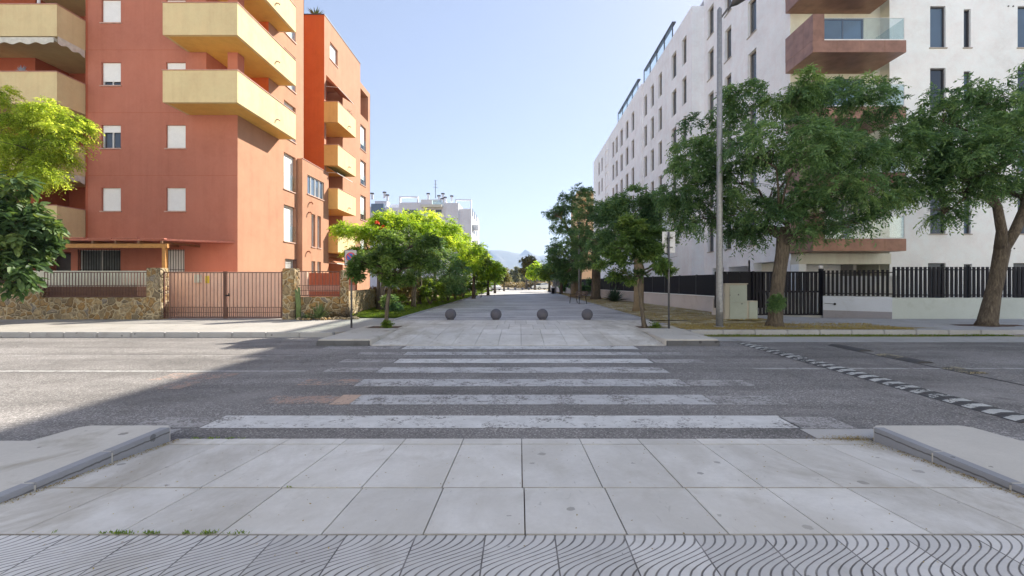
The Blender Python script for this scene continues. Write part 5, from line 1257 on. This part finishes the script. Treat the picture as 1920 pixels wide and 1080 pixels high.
    # an airy top twig crown as in the photo
# hedges and shrubs along the stone wall
SGp = 'shrubs along the left stone wall'
def shrub(name, label, x, y, r, h, mat, seed, k=120, group=SGp, **kw):
    rg = np.random.default_rng(seed); E = empty(name, (x, y, ZF), label, 'shrub', group)
    m = MB()
    for j in range(6): a = j * 1.05; m.tube([(x, y, ZF), (x + .2 * r * math.cos(a), y + .2 * r * math.sin(a), h * .4), (x + .5 * r * math.cos(a), y + .5 * r * math.sin(a), h * .8)], [.03, .02, .01], 5)
    m.build('stem', 'bark', E)
    kk = dict(nf=3, nl=8, flen=.22, ll=.11, lw=.045, droop=.2); kk.update(kw)
    crown('foliage', [(x, y, h * .55, r, r * .8, h * .5, k)], mat, E, (x, y, ZF), rg, **kk); return E
for i, (px, Ys, r, h, mt, lab) in enumerate(((752, 24.5, .9, .95, 'leaf_mid', 'low mounded green shrub left of the lawn path of sun'), (790, 30, 1.3, 2.2, 'leaf_mid', 'dense green shrub behind the second flame tree trunk'), (835, 31, 1.5, 2.4, 'leaf_melia', 'big dark shrub under the bright canopy, right of the trunks'),
        (858, 36, 1.2, 2.3, 'leaf_dry', 'reddish dry looking shrub behind the dark one'), (872, 41, 1.4, 2.4, 'leaf_mid', 'green shrub near the left bench'), (770, 27, 1.0, 1.9, 'leaf_dry', 'dry pale shrub against the stone wall'), (893, 50, 1.6, 2.8, 'leaf_mid', 'green bush beyond the left bench'), (906, 58, 1.8, 2.4, 'leaf_flame', 'yellow green bush beyond the left bench'), (925, 76, 2.4, 2.8, 'leaf_flame', 'yellow green bush far along the lawn'),
        (812, 28, 1.2, 1.6, 'leaf_mid', 'rounded green shrub between the two flame tree trunks'), (738, 21.5, .7, .9, 'leaf_melia', 'small dark shrub at the near corner of the lawn'), (845, 33.5, 1.4, 2.6, 'leaf_mid', 'tall green shrub left of the reddish one'), (725, 25.5, .8, 1.6, 'leaf_dry', 'dry vine covered shrub behind the first flame tree trunk'))):
    shrub('shrub', lab, X(px, Ys) - .2, Ys, r, h, mt, 70 + i, int(130 * r * h / 2) + 60, ll=.14 if Ys > 28 else .11, lw=.06)
# plants at the foot of the right-hand piece of stone wall
def cactus(x, y, label, n, h, seed, nm='cactus'):
    rr = random.Random(seed); E = empty(nm, (x, y, ZF), label, 'cactus'); m = MB()
    for j in range(n):
        a = rr.uniform(-.5, .5); hh = h * rr.uniform(.6, 1); xx = x + rr.uniform(-.14, .14)
        m.tube([(xx, y, ZF), (xx + a * .1, y, ZF + hh * .5), (xx + a * .2, y, ZF + hh), (xx + a * .2, y, ZF + hh + .05)], [.045, .05, .045, .01], 8, wob=.12)
    m.build('stem', 'cactus_green', E, smooth=True); return E
plain('cactus_green', (.12, .17, .06), .7, amt=.3, scale=10, bump=.4); plain('agave_green', (.045, .085, .05), .5, amt=.3, scale=5)
cactus(X(563, 17.1), 17.1, 'tall thin columnar cactus against the pillar right of the gate', 4, 1.25, 3)
def spiky(x, y, label, n, h, seed, mat, name='agave', wd=.05, spread=1.0, zb=None):
    ZF = .15 if zb is None else zb
    rr = random.Random(seed); E = empty(name, (x, y, ZF), label, 'plant'); m = MB()
    for j in range(n):
        a = rr.uniform(0, 6.283); e = rr.uniform(.25, 1.35); L = h * rr.uniform(.7, 1.1); d = Vector((math.cos(a) * math.cos(e) * spread, math.sin(a) * math.cos(e) * spread, math.sin(e))); s_ = Vector((-math.sin(a), math.cos(a), 0)) * wd
        p0 = Vector((x, y, ZF + .02)); p1 = p0 + d * L * .5; p2 = p0 + d * L + Vector((0, 0, -.12 * L * math.cos(e)))
        m.quad(p0 - s_ * .6, p1 - s_, p1 + Vector((0, 0, -.02)), p0 + Vector((0, 0, -.01))); m.quad(p0 + s_ * .6, p0 + Vector((0, 0, -.01)), p1 + Vector((0, 0, -.02)), p1 + s_)
        m.quad(p1 - s_, p2, p1 + Vector((0, 0, -.02))); m.quad(p1 + s_, p1 + Vector((0, 0, -.02)), p2)
    m.build('leaves', mat, E); return E
spiky(X(598, 17.3), 17.3, 'green spiky succulent at the foot of the stone wall right of the gate', 60, .75, 5, 'cactus_green', 'succulent', .025)
spiky(X(655, 17.7), 17.7, 'dry spiky purple brown plant behind the no parking sign pole', 60, .7, 6, 'bark', 'succulent', .015)
spiky(X(628, 17.6), 17.6, 'small pale grassy clump between the two spiky plants', 50, .4, 7, 'leaf_dry', 'grass_clump', .012)
spiky(X(575, 17.15), 17.15, 'low green clump beside the thin cactus', 40, .35, 8, 'cactus_green', 'succulent', .02)
spiky(X(1152, 33), 33, 'dark green agave in the dry verge by the panel fence', 90, 1.35, 9, 'agave_green', 'agave', .07)
spiky(X(1148, 34), 34, 'taller upright yucca just behind the agave', 60, 1.2, 10, 'agave_green', 'yucca', .05, .5)
m = MB(); rr = random.Random(4)
for j in range(26):
    xx = X(rr.uniform(556, 665), 17.1); m.ball((xx, 17.0 + rr.uniform(-.05, .35) + .25 * max(0, (xx + 8)), ZF + .03), rr.uniform(.06, .14), 7, 5, .7)
rk = m.build('border_stones', 'stone'); tag(rk, 'row of rough pale stones edging the planting below the short railing', 'stones', kind='stuff')
# palm-like plant behind the citrus
def palm(x, y, h, L, n, label, seed, mat='leaf_flame'):
    rg = np.random.default_rng(seed); E = empty('palm', (x, y, ZF), label, 'palm')
    m = MB(); m.tube([(x, y, ZF), (x + .04, y, h * .5), (x, y, h)], [.12, .09, .08], 9, wob=.1); m.build('trunk', 'bark', E, smooth=True)
    a = rg.uniform(0, 6.28, n); e = rg.uniform(-.1, 1.2, n); D = np.stack([np.cos(a) * np.cos(e), np.sin(a) * np.cos(e), np.sin(e)], 1); P = np.tile(np.array([[x, y, h]]), (n, 1))
    V, k = fronds(P, D, 36, L, .42, .035, .55, rg); np_mesh('crown', V, 4, mat, E, np.clip(rg.normal(.6, .15, k), 0, 1), (x, y, ZF)); return E
palm(X(704, 23), 23.4, 3.3, 1.3, 22, 'young pale green palm among the flame tree branches', 61, 'leaf_light')
palm(X(745, 27), 26.4, 1.9, .9, 16, 'short yellowish palm beside the stone wall', 62, 'leaf_light')
# red flower sprays
for px, py, Yf in ((719, 428, 21.8), (712, 418, 22.2), (660, 478, 22.2), (748, 420, 23)):
    pass
rg = np.random.default_rng(77)
for (px, py, Yf, rx, k, lab) in ((720, 428, 21.8, 7, 22, 'scarlet blossom spray on the nearest flame tree'), (706, 417, 22.0, 5, 10, 'smaller orange blossom spray left of the scarlet one'), (662, 480, 21.9, 4, 6, 'tiny blossom spray low on the left flame tree branch')):
    c0 = (X(px, Yf), Yf, Z(py, Yf)); E = empty('flower_spray', c0, lab, 'flowers'); crown('petals', [PL(px, py, Yf, rx, rx * .5, .2, k)], 'red_flower', E, c0, rg, nf=3, nl=4, flen=.08, ll=.07, lw=.05)

# right side trees along the dry verge
RG_ = 'verge trees along the right of the promenade'
def rtree(label, px, Yb, r, th, lobes, seed, mat='leaf_melia', **kw):
    x = X(px, Yb); t_ = [(x, Yb, .1, r * 1.5), (x, Yb, .5, r * 1.05), (x + .03, Yb, th * .6, r), (x, Yb, th, r * .95)]
    k = dict(nf=4, nl=10, flen=.42, ll=.16, lw=.06, droop=.4, twigs=4, dens=1.05); k.update(kw)
    return tree('verge_tree', label, t_, [t_[-1]], lobes, mat, seed, RG_, **k)
plain('bark_tan', (.22, .17, .11), .95, bump=.5)
rtree('verge tree with thick tan trunk just behind the small leaning tree', 1197, 22.0, .24, 2.9, [PL(1190, 385, 22, 52, 38, 1.3, 170), PL(1150, 400, 22.5, 40, 36, 1.2, 130), PL(1240, 400, 22, 40, 36, 1.2, 120), PL(1160, 440, 21.6, 50, 30, 1.2, 130), PL(1215, 440, 21.8, 45, 26, 1.1, 110), PL(1130, 455, 22, 32, 24, 1., 70)], 81, bark='bark_tan')
rtree('verge tree with straight pale trunk left of the dark panel fence end', 1117, 38, .38, 4.6, [PL(1140, 395, 36, 42, 34, 1.8, 160), PL(1105, 400, 36, 36, 30, 1.6, 130), PL(1120, 450, 35, 42, 34, 1.7, 160), PL(1085, 450, 36, 34, 34, 1.6, 130), PL(1150, 460, 36, 36, 26, 1.5, 100), PL(1100, 490, 35, 40, 20, 1.4, 110)], 82)
rtree('tall verge tree behind the bench with an uneven leaning crown', 1080, 44, .55, 5.6, [PL(1060, 385, 43, 34, 20, 1.7, 120), PL(1085, 362, 43, 26, 12, 1.5, 60), PL(1040, 400, 43, 22, 16, 1.4, 70), PL(1065, 425, 42, 30, 22, 1.7, 110), PL(1050, 470, 42, 34, 22, 1.8, 130), PL(1080, 490, 42, 40, 26, 1.8, 150), PL(1035, 495, 43, 22, 20, 1.5, 80), PL(1058, 515, 42, 28, 12, 1.4, 80)], 83, ll=.2, lw=.075, nl=9, bark='bark_tan')
rtree('shorter verge tree past the bench', 1052, 56, .2, 2.2, [PL(1050, 505, 55, 30, 20, 1.8, 140), PL(1030, 512, 56, 20, 16, 1.5, 90), PL(1068, 518, 55, 20, 16, 1.4, 70)], 84, 'leaf_mid', ll=.24, lw=.10, nl=8)
rtree('yellow green verge tree near the far right end', 1003, 88, .22, 3.0, [PL(1003, 503, 88, 14, 14, 2., 120), PL(1010, 515, 88, 12, 10, 1.8, 80), PL(998, 518, 88, 9, 8, 1.4, 60)], 85, 'leaf_flame', ll=.35, lw=.15, nl=7)
rtree('dark olive verge tree at the far right end left of the yellow green one', 987, 100, .25, 3.4, [PL(988, 492, 100, 13, 12, 2.2, 120), PL(982, 506, 100, 9, 11, 1.8, 80), PL(992, 512, 100, 10, 9, 1.6, 70), PL(996, 486, 102, 8, 8, 1.5, 50)], 86, 'leaf_olive', ll=.35, lw=.15, nl=7)
rtree('small dense verge tree between the bench and the parked car', 1030, 70, .2, 2.6, [PL(1028, 505, 70, 16, 16, 2., 110), PL(1018, 515, 70, 12, 12, 1.6, 80), PL(1040, 510, 70, 14, 18, 1.8, 90)], 87, 'leaf_mid', ll=.28, lw=.12, nl=7)
for i, (px, Ys, r, h, lab) in enumerate(((1100, 46, 1.5, 2.1, 'dark hedge clump under the tall verge trees'), (1085, 52, 1.6, 2.0, 'dark bush behind the bench tree trunk'), (1062, 60, 1.6, 2.0, 'dark bush farther along the right verge'))):
    shrub('shrub', lab, X(px, Ys), Ys, r, h, 'leaf_melia', 170 + i, 170, 'dark bushes on the right verge', ll=.2, lw=.09)
# far scrub and pale poplars beyond the end
for i, (px, Yt, hpx, wpx, mt, lab) in enumerate(((968, 150, 500, 5, 'leaf_pale', 'tall thin pale poplar far beyond the promenade'), (960, 165, 506, 6, 'leaf_pale', 'pale hazy tree left of the thin poplar'), (977, 170, 512, 9, 'leaf_pale', 'broad pale tree right of the thin poplar'), (950, 160, 515, 9, 'leaf_pale', 'low pale tree at the left of the far gap'))):
    x = X(px, Yt); zt = Z(hpx, Yt); ww = wpx * Yt / F
    tree('far_tree', lab, [(x, Yt, 0, .3), (x, Yt, zt * .4, .2)], [(x, Yt, zt * .4, .2)], [(x, Yt, zt * .78, ww, ww, zt * .2, 90), (x, Yt, zt * .5, ww * 1.2, ww, zt * .22, 100), (x + ww * .3, Yt, zt * .28, ww, ww, zt * .15, 60)], mt, 90 + i, 'pale trees beyond the promenade', nf=3, nl=7, flen=.6, ll=.5, lw=.24, twigs=3)
rg = np.random.default_rng(99)
E = crown('scrub', [(X(p, y_), y_, .7, 2.6, 2, 1.0, 50) for p, y_ in [(920 + i * 6.1, 112 + (i * 37 % 40)) for i in range(22)]], 'leaf_dry', None, (0, 0, 0), rg, nf=3, nl=6, flen=.6, ll=.4, lw=.18); tag(E, 'low ochre scrub across the sandy lot beyond the promenade', 'scrub', kind='stuff')
E = crown('distant_wood', [(x_, 340 + 30 * math.sin(x_ * .05), 4 + 1.5 * math.sin(x_ * .11), 9, 7, 4.5, 40) for x_ in range(-330, 330, 11)], 'leaf_olive', None, (0, 0, 0), rg, nf=3, nl=5, flen=1.6, ll=1.6, lw=.9); tag(E, 'far line of dusty trees below the mountains', 'trees', kind='stuff')

# lawn blades, dry verge blades, litter
def blades(name, label, mat, X0, X1, Y0, Y1, n, h, wdt, seed, z=ZF + .02, pw=1.7):
    rg = np.random.default_rng(seed); y = Y0 + (Y1 - Y0) * rg.uniform(0, 1, n) ** pw
    x0 = np.array([X0(v) for v in y]) if callable(X0) else X0; x1 = np.array([X1(v) for v in y]) if callable(X1) else X1
    x = x0 + (x1 - x0) * rg.uniform(0, 1, n); P = np.stack([x, y, np.full(n, z)], 1)
    cl = np.sin(x * 2.3 + np.sin(y * 1.7)) * np.sin(y * 1.9 + x) ; keep = rg.uniform(-1.2, 1, n) < cl + .5; P = P[keep]; y = y[keep]; n = len(P)
    a = rg.uniform(0, 6.28, n); hh = h * rg.uniform(.5, 1.3, n) * (1 + .0 * y); sc_ = (1 + (y - Y0) * .03)
    s_ = np.stack([np.cos(a), np.sin(a), 0 * a], 1) * (wdt * sc_)[:, None]; l = np.stack([rg.normal(0, .5, n) * hh, rg.normal(0, .5, n) * hh, hh], 1)
    V = np.stack([P - s_, P + s_, P + l + s_ * .3, P + l - s_ * .3], 1); o = np_mesh(name, V, 4, mat, None, np.clip(rg.normal(.5, .2, n), 0, 1), (0, 0, 0)); tag(o, label, 'grass', kind='stuff'); return o
blades('grass', 'short green lawn grass left of the promenade', 'blade_green', lambda v: -8.4 if v > 19 else -6.9, -5.05, 18.0, 80, 60000, .07, .012, 101)
blades('dry_grass', 'dry yellowish grass of the right verge', 'blade_dry', 5.15, lambda v: max(7.0, 9.5 - (v - 20) * .083), 16.6, 80, 9000, .05, .012, 102)
blades('kerb_weeds', 'thin weeds along the right gutter and kerb', 'blade_green', 5.7, 15, 13.1, 13.4, 3500, .03, .008, 103, .01)
blades('kerb_weeds', 'thin dry weeds behind the right kerb', 'blade_dry', 5.2, 12.5, 13.6, 15.6, 9000, .035, .01, 104, ZF)
def litter(name, label, mat, pts, size, seed):
    rg = np.random.default_rng(seed); P = np.array(pts); n = len(P); a = rg.uniform(0, 6.28, n); s1 = np.stack([np.cos(a), np.sin(a), rg.normal(0, .25, n)], 1) * size * rg.uniform(.5, 1.3, (n, 1)); s2 = np.stack([-np.sin(a), np.cos(a), rg.normal(0, .25, n)], 1) * size * .5 * rg.uniform(.5, 1.2, (n, 1))
    V = np.stack([P - s1, P - s2, P + s1, P + s2], 1); V[:, :, 2] = np.maximum(V[:, :, 2], P[:, None, 2] - .002); o = np_mesh(name, V, 4, mat, None, np.clip(rg.normal(.5, .25, n), 0, 1), (0, 0, 0)); tag(o, label, 'leaves', kind='stuff')
rg = np.random.default_rng(120); pts = []
for k in range(1100):     # along the near right block
    y = rg.uniform(2.6, 4.45); x = 3.585 - abs(rg.normal(0, .05 + .10 * (y > 4.1))); pts.append((x, y, zr(y) + .005))
for k in range(700):
    y = rg.uniform(2.6, 4.45); x = -3.54 + abs(rg.normal(0, .035)); pts.append((x, y, zr(y) + .005))
for k in range(320):
    y = rg.uniform(2.2, 4.4); x = rg.uniform(-3.3, 3.4); pts.append((x, y, zr(y) + .005))
for k in range(900): pts.append((rg.normal(3.45, .18), rg.normal(4.47, .05), .012))
litter('fallen_leaves', 'tiny dry leaves and debris gathered along the near block edges', 'litter', pts, .008, 121)
pts = [(rg.uniform(5.2, 12), rg.uniform(13.65, 16.5), ZF + .008) for k in range(1600)] + [(rg.uniform(5.4, 30), 13.35 - abs(rg.normal(0, .12)), .012) for k in range(1400)] + [(rg.uniform(5.2, 8.5), rg.uniform(16.6, 30), ZF + .06) for k in range(2500)]
litter('fallen_leaves', 'dry leaves scattered over the right pavement and verge', 'litter', pts, .03, 122)
# weeds in the paving joints
rg = np.random.default_rng(130); P = []; 
for (px0, px1, Yw, n) in ((190, 300, 2.54, 260), (345, 405, 2.54, 160), (415, 470, 2.54, 60), (92, 104, 2.54, 30), (203, 214, 2.55, 45)):
    for k in range(n): P.append((X(rg.uniform(px0, px1), Yw), Yw + rg.normal(0, .006), .149))
for k in range(60): P.append((X(543, 3.23) + rg.normal(0, .012), 3.22 + rg.normal(0, .01), zr(3.22)))
for k in range(300): P.append((X(rg.uniform(350, 460), 4.49), 4.48 + rg.normal(0, .012), .008))
P = np.array(P); P = P[rg.uniform(0, 1, len(P)) < .55 + .45 * np.sin(P[:, 0] * 37)]; n = len(P); a = rg.uniform(0, 6.28, n); d = np.stack([np.cos(a) * .014, np.sin(a) * .014, rg.uniform(.004, .022, n)], 1); s_ = np.stack([-np.sin(a), np.cos(a), 0 * a], 1) * .0035
o = np_mesh('joint_weeds', np.stack([P, P + d * .5 - s_, P + d, P + d * .5 + s_], 1), 4, 'leaf_mid', None, np.clip(rg.normal(.6, .2, n), 0, 1), (0, 0, 0)); tag(o, 'tiny weeds growing in the joints of the near paving', 'weeds', kind='stuff')
# rooftop plants and balcony plants
spiky(-14.3, 30.2, 'rooftop spiky plant on the corner of the orange block', 40, .8, 15, 'cactus_green', 'potted_plant', .04, 1.0, 20.15)

# ================================================================ air
m = MB(); m.box(-4500, 4500, -80, 5600, -1.5, 330)
hz = m.build('haze', 'soil'); hz['kind'] = 'stuff'; hz['label'] = 'pale blue haze over the distant mountains'
hm = bpy.data.materials.new('haze'); hm.use_nodes = True; hn = hm.node_tree; hn.nodes.clear()
ho = hn.nodes.new('ShaderNodeOutputMaterial'); hv = hn.nodes.new('ShaderNodeVolumePrincipled')
hv.inputs['Color'].default_value = (.52, .70, 1.0, 1); hv.inputs['Density'].default_value = 0.0002; hv.inputs['Anisotropy'].default_value = .2
hn.links.new(hv.outputs[0], ho.inputs['Volume']); hz.data.materials.clear(); hz.data.materials.append(hm)

# balcony greenery
spiky(-22.6, 19.62, 'grey leaved plant standing on the left balcony rail', 60, .42, 16, 'cloth_grey', 'potted_plant', .03, .6, 11.12)
spiky(-12.9, 32.2, 'green plant on the top small balcony of the orange block', 50, .7, 17, 'agave_green', 'potted_plant', .03, .8, 14.0)
spiky(-12.95, 31.5, 'small plant beside the taller one on the orange block top balcony', 40, .5, 18, 'cactus_green', 'potted_plant', .03, .8, 14.0)
